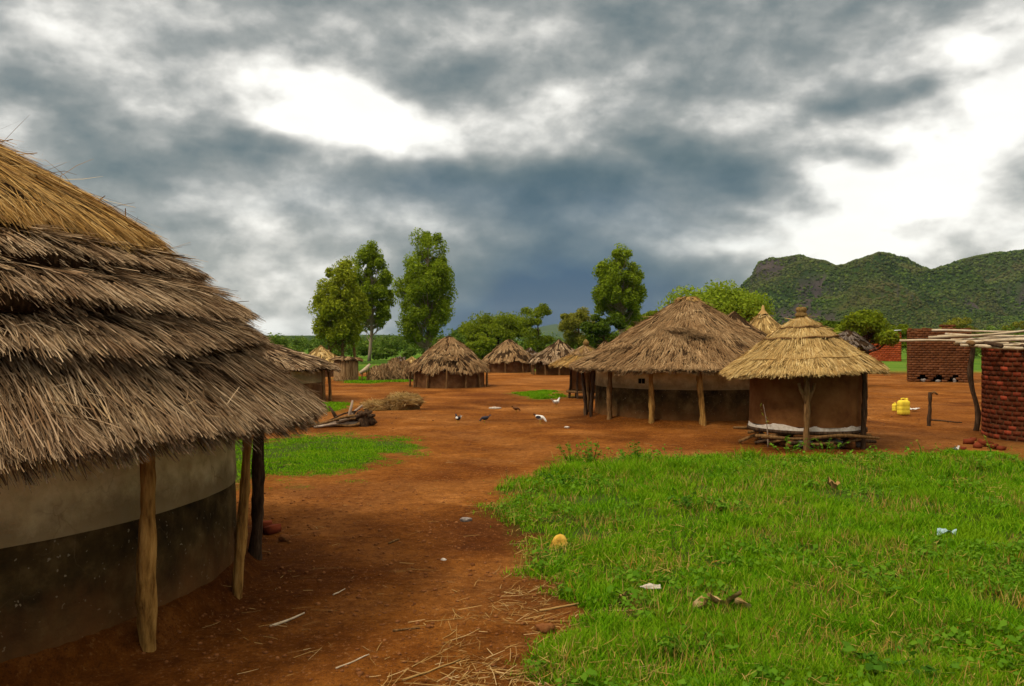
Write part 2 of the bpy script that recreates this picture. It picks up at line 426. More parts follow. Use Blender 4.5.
# ------------------------------------------------------------------ ground
def build_ground():
    nr, nc = 760, 640
    v = np.linspace(0, 1, nr)
    Y = -14 + 17 * np.minimum(v / .05, 1) + np.where(v > .05, 3.0 * ((5200 / 3.0) ** ((np.clip(v, .05, 1) - .05) / .95) - 1), 0)
    t = np.linspace(-1, 1, nc); t = np.sign(t) * (np.abs(t) * .55 + .45 * np.abs(t) ** 3) * 1.7
    X = (Y[:, None] + 20) * t[None, :]
    YY = np.repeat(Y[:, None], nc, 1)
    Z = gh(X, YY)
    mb = MB(); mb.grid(np.stack([X, YY, Z], -1).reshape(-1, 3), nr, nc)
    m, nt, b = new_mat('red_earth')
    at = nt.nodes.new('ShaderNodeAttribute'); at.attribute_name = 'cover'
    big = noise(nt, .55, 6, .6, dist=.4); fine = noise(nt, 7, 8, .7); tiny = noise(nt, 60, 4, .7)
    c = ramp(nt, big, [(.3, (.14, .038, .006)), (.44, (.22, .07, .01)), (.56, (.3, .104, .016)), (.68, (.43, .17, .04))])
    dust = noise(nt, .16, 7, .62, dist=.6); c = mix(nt, maprange(nt, dust, .5, .68, 0, .55), c, (.42, .19, .06)); c = mix(nt, maprange(nt, dust, .46, .32, 0, .6), c, (.14, .04, .009))
    c = mix(nt, maprange(nt, fine, .4, .62, 0, .85), c, mix(nt, 1., c, (.55, .5, .48), 'MULTIPLY'))
    grit = noise(nt, 22, 6, .75)
    c = mix(nt, maprange(nt, tiny, .5, .66, 0, .65), c, (.1, .036, .01)); c = mix(nt, maprange(nt, grit, .56, .66, 0, .7), c, (.42, .2, .07)); c = mix(nt, maprange(nt, grit, .44, .36, 0, .7), c, (.075, .026, .008))
    gcol = ramp(nt, noise(nt, .05, 8, .65), [(.35, (.035, .075, .009)), (.5, (.075, .15, .014)), (.65, (.13, .19, .025))])
    soil = mix(nt, .5, gcol, (.05, .04, .012))
    far = nt.nodes.new('ShaderNodeAttribute'); far.attribute_name = 'field'
    c = mix(nt, at.outputs['Fac'], c, soil)
    c = mix(nt, far.outputs['Fac'], c, gcol)
    damp_shade = nt.nodes.new('ShaderNodeAttribute'); damp_shade.attribute_name = 'damp_shade'
    c = mix(nt, damp_shade.outputs['Fac'], c, mix(nt, 1., c, (.42, .36, .33), 'MULTIPLY'))  # darkens the earth: wet patches, painted eave shade, rings round huts
    nt.links.new(c, b.inputs['Base Color'])
    vo = nt.nodes.new('ShaderNodeTexVoronoi'); vo.feature = 'F1'; vo.inputs['Scale'].default_value = 3.6
    tco = nt.nodes.new('ShaderNodeTexCoord'); nt.links.new(tco.outputs['Object'], vo.inputs['Vector'])
    h = mix(nt, .45, mix(nt, .5, fine, tiny), vo.outputs['Distance'])
    bump(nt, b, h, .14, 1.)
    o = mb.build('ground', m, None, True); tag(o, kind='structure')
    x, y = X.ravel(), YY.ravel()
    cov = np.maximum(green(x, y, Z_RIGHT), green(x, y, Z_LEFT, 1.1))
    fld = sstep(58, 66, y + fbm(x * .05, y * .05, 3) * 14 + np.where(x > 8, 0, 0)) 
    for z in Z_SMALL + Z_FAR: fld = np.maximum(fld, .85 * sstep(-.4, .9, edged(x, y, z) + fbm(x * .9, y * .9, 4) * 2.6))
    # eave shade painted into the ground colour round the near hut
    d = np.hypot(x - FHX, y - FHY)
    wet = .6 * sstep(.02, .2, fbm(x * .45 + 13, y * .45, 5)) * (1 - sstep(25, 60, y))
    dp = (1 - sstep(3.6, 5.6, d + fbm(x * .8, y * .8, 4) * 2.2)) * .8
    for (qx, qy, q0, q1) in ((RHX, RHY, 2.6, 4.2), (6.26, 18.9, .8, 2.1), (12.3, 20., 1.3, 3.), (-3., 42, 1.5, 3.)):  # ground coloured darker in a ring round each of these
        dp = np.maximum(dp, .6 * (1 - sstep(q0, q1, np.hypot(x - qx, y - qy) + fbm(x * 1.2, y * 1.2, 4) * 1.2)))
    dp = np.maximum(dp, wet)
    for nm, a in (('cover', cov), ('field', fld), ('damp_shade', dp)):
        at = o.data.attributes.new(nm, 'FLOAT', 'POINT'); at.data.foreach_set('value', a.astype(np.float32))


build_ground()


def scatter(n, y0, y1, pw, tmin, tmax, pad=0.):
    u = rng.random(n); p = 1 - pw + 1
    Y = (y0 ** p + u * (y1 ** p - y0 ** p)) ** (1 / p)
    return (tmin + rng.random(n) * (tmax - tmin)) * Y + pad * rng.random(n), Y


def make_grass(pl, n, y0, y1, tmin, tmax, hmin, hmax, name='grass', tall=1.):
    x, y = scatter(n, y0, y1, 1.6, tmin, tmax)
    if pl is Z_RIGHT:      # the meadow goes on to the right
        n2 = int(n * .22); x2 = rng.uniform(3.4, 7.5, n2); y2 = rng.uniform(3.6, 8.5, n2); k2 = x2 > tmax * y2; x = np.concatenate([x, x2[k2]]); y = np.concatenate([y, y2[k2]])
    g = green(x, y, pl, 1.1 if pl is Z_LEFT else .6)
    k = rng.random(len(x)) < g * (0.15 + .85 * sstep(-.2, .14, fbm(x * 2.2, y * 2.2, 3))) * (.3 + .7 * sstep(-.3, -.05, fbm(x * .6 + 44, y * .6 + 12, 4)))
    x, y, g = x[k], y[k], g[k]; N = len(x)
    clump = sstep(-.12, .22, fbm(x * 1.9 + 3, y * 1.9, 4)); hum = sstep(-.1, .25, fbm(x * .55 + 8, y * .55, 2))
    L = (hmin + (hmax - hmin) * (rng.random(N) ** 2 * .5 + .4 * clump * rng.random(N) ** .5 + .25 * hum * rng.random(N) ** .5)) * (.45 + .55 * g)
    base = np.stack([x, y, gh(x, y) - .004], -1)
    a = rng.random(N) * 2 * PI
    lean = .15 + .55 * rng.random(N) ** 1.3
    d = unit(np.stack([np.cos(a) * lean, np.sin(a) * lean, np.ones(N)], -1))
    b = np.stack([np.cos(a + rng.normal(size=N) * .4), np.sin(a), -.35 * rng.random(N)], -1) * (.2 + .5 * rng.random(N))[:, None]
    s = unit(np.stack([-np.sin(a) + rng.normal(size=N) * .4, np.cos(a) + rng.normal(size=N) * .4, np.zeros(N)], -1))
    if tall > 1: L = L * (1 + (tall - 1) * sstep(12.5, 15.5, y) * sstep(-.1, .15, fbm(x * 1.1 + 60, y * 1.1, 3)))
    W = .0032 + .0035 * rng.random(N) + .00055 * y
    mb = MB(); mb.blades(base, d, s, L, W, b)
    return mb.build(name, GRASS)


o = make_grass(Z_RIGHT, 700000, 4.3, 19, -.2, .82, .03, .2, tall=2.3)
tag(o, 'lush green grass over the right foreground', 'grass', kind='stuff')
o = make_grass(Z_LEFT, 260000, 11, 24.5, -.62, -.03, .025, .075)
tag(o, 'short green lawn behind the near hut', 'grass', kind='stuff')


def ground_cover():
    n = 90000; x, y = scatter(n, 4.4, 17, 1.6, -.2, .8)
    g = green(x, y, Z_RIGHT); k = (g > .4) & (fbm(x * .9 + 31, y * .9 + 7, 4) > .1 + .06 * rng.random(n)); x, y = x[k], y[k]; N = len(x)
    h = .02 + .1 * rng.random(N) ** 1.5
    mb = MB(); mb.leaves(np.stack([x, y, gh(x, y) + h], -1), unit(rng.normal(size=(N, 3)) * .45 + [0, 0, 1.]), .02 + .03 * rng.random(N) + .0008 * y, 1.5)
    tag(mb.build('clover', L_WEED), 'low leafy clover spreading among the grass', 'clover', kind='stuff')
    n = 17000; x, y = scatter(n, 4.4, 17, 1.6, -.2, .8)
    g = green(x, y, Z_RIGHT); k = (g > .2) & (fbm(x * .7 + 71, y * .7 + 3, 4) + .1 * rng.random(n) > .06); x, y = x[k], y[k]; N = len(x); a = rng.random(N) * 2 * PI
    d = unit(np.stack([np.cos(a), np.sin(a), .25 * rng.normal(size=N)], -1)); sd = unit(np.stack([-np.sin(a), np.cos(a), .3 * rng.normal(size=N)], -1))
    mb = MB(); mb.ribbons(np.stack([x, y, gh(x, y) + .02 + .09 * rng.random(N)], -1), d, sd, .04 + .13 * rng.random(N) ** 2.5, .0025 + .0015 * rng.random(N) + .0003 * y, rng.normal(size=(N, 3)) * .08, .6)
    tag(mb.build('dead_grass', GRASS_DRY), 'dead straw coloured stems lying through the grass', 'dry grass', kind='stuff')


ground_cover()


def meadow_weeds():
    ms = MB(); C, Nn, S = [], [], []
    x, y = scatter(2600, 4.5, 17.5, 1.35, -.1, .75); g = green(x, y, Z_RIGHT)
    k = (g > .5) & (fbm(x * .8 + 90, y * .8, 3) + .25 * sstep(14, 17, y) + .12 * sstep(6.6, 5.6, y) > .1); x, y = x[k], y[k]
    for i in range(len(x)):
        h = random.uniform(.05, .16) * (1 + 1.4 * float(sstep(13.5, 16, y[i])) * random.random()); z = ghs(x[i], y[i]); nl = random.randint(5, 10); ls = random.uniform(.035, .085)
        for j in range(nl):
            a = j * 2.4 + random.random(); r = ls * random.uniform(.4, .9); t = (j + 1) / nl
            C.append((x[i] + r * math.cos(a), y[i] + r * math.sin(a), z + h * (.35 + .65 * t))); Nn.append((math.cos(a) * .5, math.sin(a) * .5, .8)); S.append(ls * random.uniform(.7, 1.2))
        if h > .12: ms.tube([(x[i], y[i], z - .01), (x[i] + .01, y[i], z + h)], [.004, .002], 4)
    ml = MB(); ml.leaves(np.array(C), unit(np.array(Nn)), np.array(S), 1.5)
    tag(ml.build('undergrowth', L_WEED), 'broad leaved weeds scattered through the meadow', 'weeds', kind='stuff')


meadow_weeds()


def yard_tufts():
    mb = MB()
    for pl in Z_SMALL + Z_FAR[3:]:
        lo, hi = pl.min(0), pl.max(0); n = 26000
        x = rng.uniform(lo[0], hi[0], n); y = rng.uniform(lo[1], hi[1], n)
        k = (edged(x, y, pl) + fbm(x * .9, y * .9, 4) * 2.6) > .2 + .6 * rng.random(n); x, y = x[k], y[k]; N = len(x); a = rng.random(N) * 2 * PI
        base = np.stack([x, y, gh(x, y)], -1); d = unit(np.stack([np.cos(a) * .4, np.sin(a) * .4, np.ones(N)], -1)); b = np.stack([np.cos(a), np.sin(a), 0 * a - .2], -1) * .3
        mb.blades(base, d, unit(np.stack([-np.sin(a), np.cos(a), 0 * a], -1)), .04 + .06 * rng.random(N), .006 + .0006 * y, b)
    tag(mb.build('grass', GRASS), 'thin patches of short grass in the bare yard', 'grass', kind='stuff')


yard_tufts()


def dry_stems():
    x, y = scatter(34000, 4.4, 18, 1.5, -.15, .8)
    g = green(x, y, Z_RIGHT)
    k = (g > .3) & (fbm(x * 1.5 + 50, y * 1.5, 3) + .5 * fbm(x * .35, y * .35 + 9, 2) > .06 - .2 * (rng.random(len(x)) ** 6))
    x, y = x[k], y[k]; N = len(x)
    base = np.stack([x, y, gh(x, y)], -1); a = rng.random(N) * 2 * PI; lean = .12 + .5 * rng.random(N)
    d = unit(np.stack([np.cos(a) * lean, np.sin(a) * lean, np.ones(N)], -1))
    b = np.stack([np.cos(a), np.sin(a), -.3 * np.ones(N)], -1) * (.1 + .3 * rng.random(N))[:, None]
    s = unit(np.stack([-np.sin(a), np.cos(a), 0 * a], -1))
    mb = MB(); mb.blades(base, d, s, (.07 + .15 * rng.random(N) ** 1.5), .0025 + .002 * rng.random(N) + .0004 * y, b)
    tag(mb.build('dry_grass', GRASS_DRY), 'dry orange seed stems standing in the green grass', 'dry grass', kind='stuff')


dry_stems()


def litter():
    mb = MB()
    pl = poly([(400, 720), (430, 660), (480, 600), (520, 572), (610, 575), (690, 605), (690, 640), (640, 720)])
    x, y = scatter(9500, 4.6, 9, 1.3, -.2, .28)
    e = edged(x, y, pl) + fbm(x * 2, y * 2, 3) * .7
    k = (e > rng.random(len(x)) * 1.5 - .35) & (fbm(x * 2.5 + 9, y * 2.5, 3) > -.2 + .3 * rng.random(len(x))); x, y = x[k], y[k]
    # a little straw blown over the whole yard
    x2, y2 = scatter(900, 5, 30, 1.4, -.35, .3); x = np.concatenate([x, x2]); y = np.concatenate([y, y2]); N = len(x)
    a = rng.normal(size=N) * .9 + .5
    d = unit(np.stack([np.cos(a), np.sin(a), rng.normal(size=N) * .06], -1))
    L = .06 + .26 * rng.random(N) ** 2.2
    s = unit(np.stack([-np.sin(a), np.cos(a), rng.normal(size=N) * .5], -1))
    bend = np.stack([-np.sin(a), np.cos(a), 0 * a], -1) * rng.normal(size=N)[:, None] * .12
    base = np.stack([x, y, gh(x, y) + .006 + .02 * rng.random(N) ** 2], -1)
    mb.ribbons(base, d, s, L, .003 + .0035 * rng.random(N), bend, .6)
    tag(mb.build('straw_litter', S_LITTER), 'dry straw strewn over the bare earth at the grass edge', 'straw', kind='stuff')
    mb = MB()
    x, y = scatter(4200, 5, 34, 1.5, -.5, .5)
    k = (green(x, y, Z_RIGHT) < .3) & (green(x, y, Z_LEFT) < .3) & (np.hypot(x - FHX, y - FHY) > 3.5); x, y = x[k], y[k]
    xn, yn = scatter(3500, 5, 13, 1.3, -.4, .3); kn = (green(xn, yn, Z_RIGHT) < .3) & (np.hypot(xn - FHX, yn - FHY) > 3.5); x = np.concatenate([x, xn[kn]]); y = np.concatenate([y, yn[kn]])
    for i in range(len(x)):
        r = .003 + .02 * random.random() ** 6 + .0004 * y[i]
        mb.blob((x[i], y[i], ghs(x[i], y[i]) + r * .2), r, 1, .5, (1, 1, .7))
    tag(mb.build('pebbles', STONE_R), 'small clods and stones on the red yard', 'pebbles', kind='stuff')


litter()


# ------------------------------------------------------------------ thatched huts
def wobble(seed, a):
    r = np.random.default_rng(seed); k = np.arange(2, 12); am = a * r.random(10) / np.sqrt(k / 2); ph = r.random(10) * 6.28
    return lambda th: sum(am[i] * np.sin(k[i] * th + ph[i]) for i in range(10))


def thatch_layer(parent, prof, mat, core, N, L, W, th, seed, rag=.08, lean=(0, 0), fuzz=1., name='thatch_layer', wob=.012, droop=.25):
    """one ring of thatch: solid core with a square-cut lower edge, and straws lying down the slope"""
    prof = np.asarray(prof, float); R = prof[-1, 0]
    wr, wz, we = wobble(seed, wob), wobble(seed + 1, wob * R * .35), wobble(seed + 2, rag * .5)
    zt = prof[0, 1]; zb = prof[-1, 1]

    def warp(t, r, z):
        k = np.clip((zt - z) / (zt - zb + 1e-6), 0, 1.2)
        return r * (1 + wr(t)) , z + wz(t) * k + lean[1] * r * np.sin(t) + lean[0] * r * np.cos(t)
    seg = np.diff(prof, axis=0); sl = np.hypot(seg[:, 0], seg[:, 1]); cs = np.concatenate([[0], np.cumsum(sl)]); S = cs[-1]
    tang = unit(seg); nrm = np.stack([-tang[:, 1], tang[:, 0]], -1)
    nv = unit(np.concatenate([nrm[:1], nrm[:-1] + nrm[1:], nrm[-1:]])) if len(nrm) > 1 else np.repeat(nrm, 2, 0)
    ins = prof - nv * .03 * fuzz
    back = min(.55 * th + .4 * rag, .5 * sl[-1])
    ins[-1] = ins[-1] - tang[-1] * back
    bot = ins[-1] - nv[-1] * th * .8
    inner = (ins - nv * th)[::-1]
    mid = (ins[-2] + ins[-1]) / 2
    loop = np.concatenate([ins[:-1], [mid, ins[-1], ins[-1] * .5 + bot * .5 + tang[-1] * th * .2, bot], inner[1:]])
    loop[:, 0] = np.maximum(loop[:, 0], .01)
    mb = MB()
    nseg = 120 if R > 1 else 56
    mb.lathe(loop, nseg, lambda t, r, z: warp(t, r * (1 + .008 * (rng.random(r.shape) - .5)), z + .03 * fuzz * (rng.random(r.shape) - .5) * (th > .04)))
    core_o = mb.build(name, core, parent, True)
    # straws lie in tufts: each tuft has its own place, twist, lift and ragged end
    n = N; per = 11; nt_ = n // per + 1
    k0 = prof[0, 0] / R
    ts = S * np.clip((np.sqrt(rng.random(nt_) * (1 - k0 ** 2) + k0 ** 2) - k0) / (1 - k0 + 1e-6), 0, 1)
    tb = rng.random(nt_) < .46; ts[tb] = S - rng.random(tb.sum()) * L * .8
    tth = rng.random(nt_) * 2 * PI; tyaw = rng.normal(size=nt_) * .1; tend = rng.normal(size=nt_) * rag * .38; tlift = rng.normal(size=nt_) * .014 * fuzz
    tdeep = np.where(tb & (rng.random(nt_) < .72), rng.random(nt_) * th, 0)
    ti = rng.integers(0, nt_, n); spread = L * .09 / np.maximum(.25, (prof[0, 0] + (R - prof[0, 0]) * ts[ti] / S))
    th_ = tth[ti] + rng.normal(size=n) * spread
    s = np.clip(ts[ti] + rng.normal(size=n) * L * .12, 0, S)
    edge = S + we(th_) + tend[ti] + rag * (rng.random(n) ** 2 * .8 - .3)
    ln = L * (.55 + .7 * rng.random(n))
    s0 = np.minimum(s, edge - ln * .35); ln = np.minimum(ln, np.maximum(edge - s0, .12 * L)); s0 = np.clip(s0, 0, S - 1e-4)
    idx = np.clip(np.searchsorted(cs, s0, 'right') - 1, 0, len(sl) - 1)
    f = np.clip((s0 - cs[idx]) / sl[idx], 0, 1)
    pr = prof[idx] + seg[idx] * f[:, None]; tg = tang[idx]; nm = nrm[idx]
    off = (.024 * rng.random(n) ** 1.5 - .016) * fuzz + tlift[ti] - tdeep[ti]
    pr = pr + nm * off[:, None]
    r, z = warp(th_, pr[:, 0], pr[:, 1])
    er = np.stack([np.cos(th_), np.sin(th_), 0 * th_], -1); et = np.stack([-np.sin(th_), np.cos(th_), 0 * th_], -1); ez = np.array([0, 0, 1.])
    swirl = fbm(np.cos(th_) * R * .8 + seed, np.sin(th_) * R * .8 + s0, 2) * .28
    yaw = rng.normal(size=n) * .12 + swirl * .6 + tyaw[ti]; pit = rng.normal(size=n) * .035 + .02
    wild = rng.random(n) < .055; yaw[wild] += rng.normal(size=wild.sum()) * .8; pit[wild] += np.abs(rng.normal(size=wild.sum())) * .17
    T = er * tg[:, :1] + ez * tg[:, 1:]; Nn = er * nm[:, :1] + ez * nm[:, 1:]
    d = unit(T * np.cos(yaw)[:, None] + et * np.sin(yaw)[:, None] + Nn * pit[:, None])
    sd = unit(np.cross(d, Nn) + Nn * (rng.normal(size=n) * .5)[:, None])
    base = er * r[:, None] + ez * z[:, None]
    bend = np.zeros((n, 3)); over = (s0 + ln > S - .3 * L); bend[over, 2] = -droop * rng.random(over.sum())
    bend += et * (rng.normal(size=n) * .06)[:, None]
    mb = MB(); mb.ribbons(base, d, sd, ln, W * (.45 + 1. * rng.random(n) ** 1.5), bend * .45, .75)
    mb.build('straw', mat, core_o)
    return core_o


def post(parent, x0, y0, z0, x1, y1, z1, r, mat, bendy=.03, taper=.85, seg=12, name='post', fork=False):
    n = 22; t = np.linspace(0, 1, n)[:, None]
    p = np.array([[x0, y0, z0]]) * (1 - t) + np.array([[x1, y1, z1]]) * t
    ph = rng.random(4) * 6
    p[:, 0] += bendy * (np.sin(t[:, 0] * 4.2 + ph[0]) - math.sin(ph[0])) * (1 - t[:, 0] * .3)
    p[:, 1] += bendy * np.sin(t[:, 0] * 5.1 + ph[1])
    rr = r * (1.08 - (1.08 - taper) * t[:, 0]) * (1 + .1 * np.sin(t[:, 0] * 9 + ph[2]) + .07 * np.sin(t[:, 0] * 23 + ph[3]))
    rr[0] *= 1.1
    fl = 1 + .3 * (rng.random(seg) - .5)
    mb = MB(); mb.tube(p, rr, seg, .26)
    V = mb.v[0].reshape(n, seg, 3); V[:] = p[:, None] + (V - p[:, None]) * fl[None, :, None]
    if fork:
        a = p[int(n * .62)]
        for sx in (-1, 1):
            q = np.array([a, a + [sx * .05, 0, .14], a + [sx * .13, .02, .3], a + [sx * .16, .02, .42]])
            mb.tube(q, [r * .8, r * .75, r * .6, r * .5], 8, .1)
    return mb.build(name, mat, parent, True)


def ring(parent, r, z, thick, mat, lean=(0, 0), name='binding_ring', seed=1, wob=.012):
    w = wobble(seed, wob); th = np.linspace(0, 2 * PI, 73)
    p = np.stack([r * (1 + w(th)) * np.cos(th), r * (1 + w(th)) * np.sin(th), z + lean[0] * r * np.cos(th) + lean[1] * r * np.sin(th) + .012 * np.sin(th * 7)], -1)
    mb = MB(); mb.tube(p, thick, 7, .35, False); return mb.build(name, mat, parent, True)


def wall(parent, R, z0, z1, mat, seed, name='wall', wob=.012, thick=.12, seg=220, edge=0.):
    """round mud wall: outer skin, top, inner skin; edge = ragged height of the upper rim"""
    w = wobble(seed, wob * .8); e = wobble(seed + 5, edge)
    hs = np.linspace(z0, z1, 16)
    prof = [(R, h) for h in hs] + [(R - thick, z1)] + [(R - thick, z0)]
    mb = MB()

    def warp(t, r, z):
        k = (z - z0) / (z1 - z0)
        rough = .01 * fbm(t * R * 2.2 + seed, z * 2.2, 4)
        return r * (1 + w(t) + rough - .012 * k), z + k * (e(t) + edge * 1.8 * fbm(t * R * 2.5, t * 0 + seed, 3) + edge * 1.1 * fbm(t * R * 11, t * 0 + seed, 2))
    mb.lathe(prof, seg, warp); return mb.build(name, mat, parent, True)


def hut(label, px, Y, Rw, zt, zb, posts, layers, name='thatched_hut', cat='hut', upper=W_CREAM, lower=W_DARK, base=None, seed=1, group=None, post_r=.06,
        post_mat=BARK_MID, post_top=None, wob=.012, edge=.02, xy=None):
    """layers: list of dicts for thatch_layer.  posts: angles (deg, 0 = towards +x, -90 = towards the viewer) with radius"""
    x = (px - CX) / F * Y if xy is None else xy[0]
    z = 0. if base is None else base
    root = thing(name, label, cat, (x, Y, 0), group)
    if upper: wall(root, Rw, z + (zb or 0) - .05, zt, upper, seed, wob=wob)
    if lower: wall(root, Rw + .018, -.15 if base is None else z, zb, lower, seed, 'dark_plaster', wob=wob, edge=edge)
    for a, R in posts:
        a = math.radians(a + random.uniform(-3, 3))
        post(root, R * math.cos(a) * 1.02, R * math.sin(a) * 1.02, -.12, R * math.cos(a) * .985, R * math.sin(a) * .985, post_top or zt, post_r * random.uniform(.8, 1.2), post_mat, .02)
    prof0 = layers[0]['prof']
    roof = bpy.data.objects.new('roof', None); COL.objects.link(roof); roof.parent = root; roof.empty_display_size = .2
    for i, l in enumerate(layers):
        thatch_layer(roof, seed=seed * 10 + i * 3, **l)
    return root, roof


HUTS = 'thatched huts of the village'
# --- the near hut on the left
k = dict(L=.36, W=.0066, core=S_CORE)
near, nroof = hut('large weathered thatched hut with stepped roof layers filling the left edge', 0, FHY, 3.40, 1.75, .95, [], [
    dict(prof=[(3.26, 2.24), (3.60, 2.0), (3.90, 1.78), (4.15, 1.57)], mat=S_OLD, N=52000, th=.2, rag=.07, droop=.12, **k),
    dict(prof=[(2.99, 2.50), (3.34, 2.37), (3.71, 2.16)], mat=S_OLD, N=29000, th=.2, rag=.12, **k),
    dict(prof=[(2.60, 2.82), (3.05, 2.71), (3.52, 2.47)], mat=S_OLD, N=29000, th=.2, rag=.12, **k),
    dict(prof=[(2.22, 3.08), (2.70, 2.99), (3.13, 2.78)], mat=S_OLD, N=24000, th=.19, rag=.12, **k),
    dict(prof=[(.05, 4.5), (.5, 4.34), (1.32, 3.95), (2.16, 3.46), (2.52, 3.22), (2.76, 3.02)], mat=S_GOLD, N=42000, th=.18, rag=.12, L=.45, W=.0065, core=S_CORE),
], seed=4, xy=(FHX, FHY), group=HUTS, edge=.05)
# stray straws standing up off the golden top
n = 150; a = rng.random(n) * 2 * PI; rr = .8 + 1.6 * rng.random(n)
zz = np.interp(rr, [.5, 1.32, 2.16, 2.74], [4.42, 4.0, 3.5, 3.02]); er = np.stack([np.cos(a), np.sin(a), 0 * a], -1)
mb = MB(); d = unit(er * .6 + rng.normal(size=(n, 3)) * .55 + [0, 0, .35])
mb.ribbons(er * rr[:, None] + np.stack([0 * a, 0 * a, zz], -1), d, unit(np.cross(d, rng.normal(size=(n, 3)))), .15 + .3 * rng.random(n), .005 + 0 * a, rng.normal(size=(n, 3)) * .15)
mb.build('straw', S_GOLD, [o for o in nroof.children][-1])
for (bx, by, tx, ty, r, mt, bd) in ((146, 652, 138, 462, .06, BARK_TAN, .045), (236, 599, 244, 455, .042, BARK_TAN, .02), (253, 561, 259, 440, .06, BARK_DK, .025)):
    gx, gy = G(bx, by); q = P(tx, ty, gy)
    post(near, gx - FHX, gy - FHY, -.1, q[0] - FHX, 0 * q[1] + gy - FHY, q[2] + .2, r, mt, bd, seg=16)
for ang in (-100, -135, 58, 95, 140, 180):
    ca, sa = math.cos(math.radians(ang)), math.sin(math.radians(ang))
    post(near, 3.56 * ca, 3.56 * sa, -.1, 3.5 * ca, 3.5 * sa, 1.6, .065, BARK_MID)

# --- big hut right of the middle
k = dict(L=.42, W=.0125, core=S_CORE, mat=S_MID, fuzz=.9)
rhut, rroof = hut('big brown thatched hut with pale cap and two small vent holes behind the straw granary', 0, RHY, 2.64, 1.66, .96,
    [(-12, 2.95), (30, 2.95), (75, 2.95), (120, 2.95), (160, 2.95)], [
    dict(prof=[(1.5, 2.58), (2.2, 2.13), (3.0, 1.67), (3.42, 1.47)], N=36000, th=.13, rag=.07, wob=.012, **k),
    dict(prof=[(.2, 3.38), (.6, 3.14), (1.2, 2.77), (1.9, 2.34)], N=19000, th=.03, rag=.35, wob=.012, **k),
    ], seed=7, xy=(RHX, RHY), group=HUTS, post_r=.065, edge=.015)
for (bx, by, tx, r, mt) in ((586, 417, 583, .055, BARK_DK), (591, 415.5, 593, .05, BARK_DK), (610, 419.5, 612, .065, BARK_MID), (651, 424, 652, .07, BARK_TAN), (704, 427.5, 701, .075, BARK_TAN), (755, 423, 755, .055, BARK_MID)):
    u = np.array([bx - CX, F]) / math.hypot(bx - CX, F); c_ = np.array([RHX, RHY]); tca = u @ c_
    dd = max(0, 2.93 ** 2 - (c_ @ c_ - tca ** 2)) ; w_ = u * (tca - math.sqrt(dd)); q = P(tx, 372, w_[1])
    post(rhut, w_[0] - RHX, w_[1] - RHY, -.05, q[0] - RHX, w_[1] - RHY + .05, q[2] + .2, r, mt, .03)
thatch_layer(rroof, [(.03, 3.45), (.2, 3.42), (.38, 3.32)], S_GOLD, S_CORE, 900, .22, .015, .09, 77, .04, name='cap')
for (ang, r0, dz) in ((-112, 1.75, 2.5), (-97, 1.95, 2.36), (-150, 2.4, 2.06)):
    a0 = math.radians(ang); n = 110; aa = a0 + rng.normal(size=n) * .1; r_ = r0 + rng.normal(size=n) * .06
    er = np.stack([np.cos(aa), np.sin(aa), 0 * aa], -1); et = np.stack([-np.sin(aa), np.cos(aa), 0 * aa], -1)
    d = unit(er * .7 + et * (.9 + .3 * rng.normal(size=n))[:, None] + [0, 0, -.2])
    mb = MB(); mb.ribbons(er * r_[:, None] + np.stack([0 * aa, 0 * aa, np.full(n, dz) - (r_ - r0) * .6 + .02], -1), d, unit(np.cross(d, [0, 0, 1.])), .25 + .15 * rng.random(n), np.full(n, .016))
    mb.build('loose_tuft', S_MID, rroof)
for sx in (0, 1):   # vent holes: black blocks painted as the dark inside, set in the pale band
    ang = math.atan2(-2.5, P(627 + sx * 6.4, 383, 23.0)[0] - RHX); R = 2.60
    mb = MB(); mb.box((R * math.cos(ang), R * math.sin(ang), 1.12), (.09, .085, .13), ang - 0 * PI / 2 + PI / 2 - PI / 2)
    mb.build('vent_hole', HOLE, rhut)

# --- straw granary with yellow roof
GX, GY = (806 - CX) / F * 18.9, 18.9
gr = thing('granary', 'small straw roofed granary with yellow layered thatch raised on logs beside the grass', 'granary', (GX, GY, 0), 'granaries on stilts')
wall(gr, 1.17, .44, 1.66, W_RED, 31, 'wall', seg=96)
mbk = MB()
wall(gr, 1.19, .36, .45, W_ASH, 32, 'white_clay_rim', seg=200, edge=.026, thick=.2)
mb = MB(); mb.lathe([(1.15, .3), (1.22, .3), (1.22, .37), (0.02, .37)], 60); mb.build('floor_platform', BARK_DK, gr)
for i, (za, oa) in enumerate(((.26, -1.22), (.27, -.75), (.26, -.2), (.27, .4), (.26, .95))):
    mb = MB(); n = 9; t = np.linspace(-1, 1, n)
    mb.tube(np.stack([t * 1.18 - .12, oa + .05 * np.sin(t * 3 + i), za + .03 * np.sin(t * 4 + i * 2)], -1), .036 + .01 * np.sin(t * 5 + i), 9, .15)
    mb.build('log', BARK_MID, gr, True)
for i in range(10):
    a = -PI * (i + .5) / 10; r = 1.0 + .25 * rng.random(); x_, y_ = r * math.cos(a) * .95, r * math.sin(a); yw = rng.normal() * .5; hl = .2 + .3 * rng.random()
    mb = MB(); mb.tube([(x_ - hl * math.cos(yw), y_ - hl * math.sin(yw) * .5, .05 + .15 * rng.random()), (x_, y_, .1 + .12 * rng.random()), (x_ + hl * math.cos(yw), y_ + hl * math.sin(yw) * .5, .05 + .2 * rng.random())], .025 + .02 * rng.random(), 8, .2)
    mb.build('log', (BARK_DK, BARK_MID)[i % 2], gr, True)
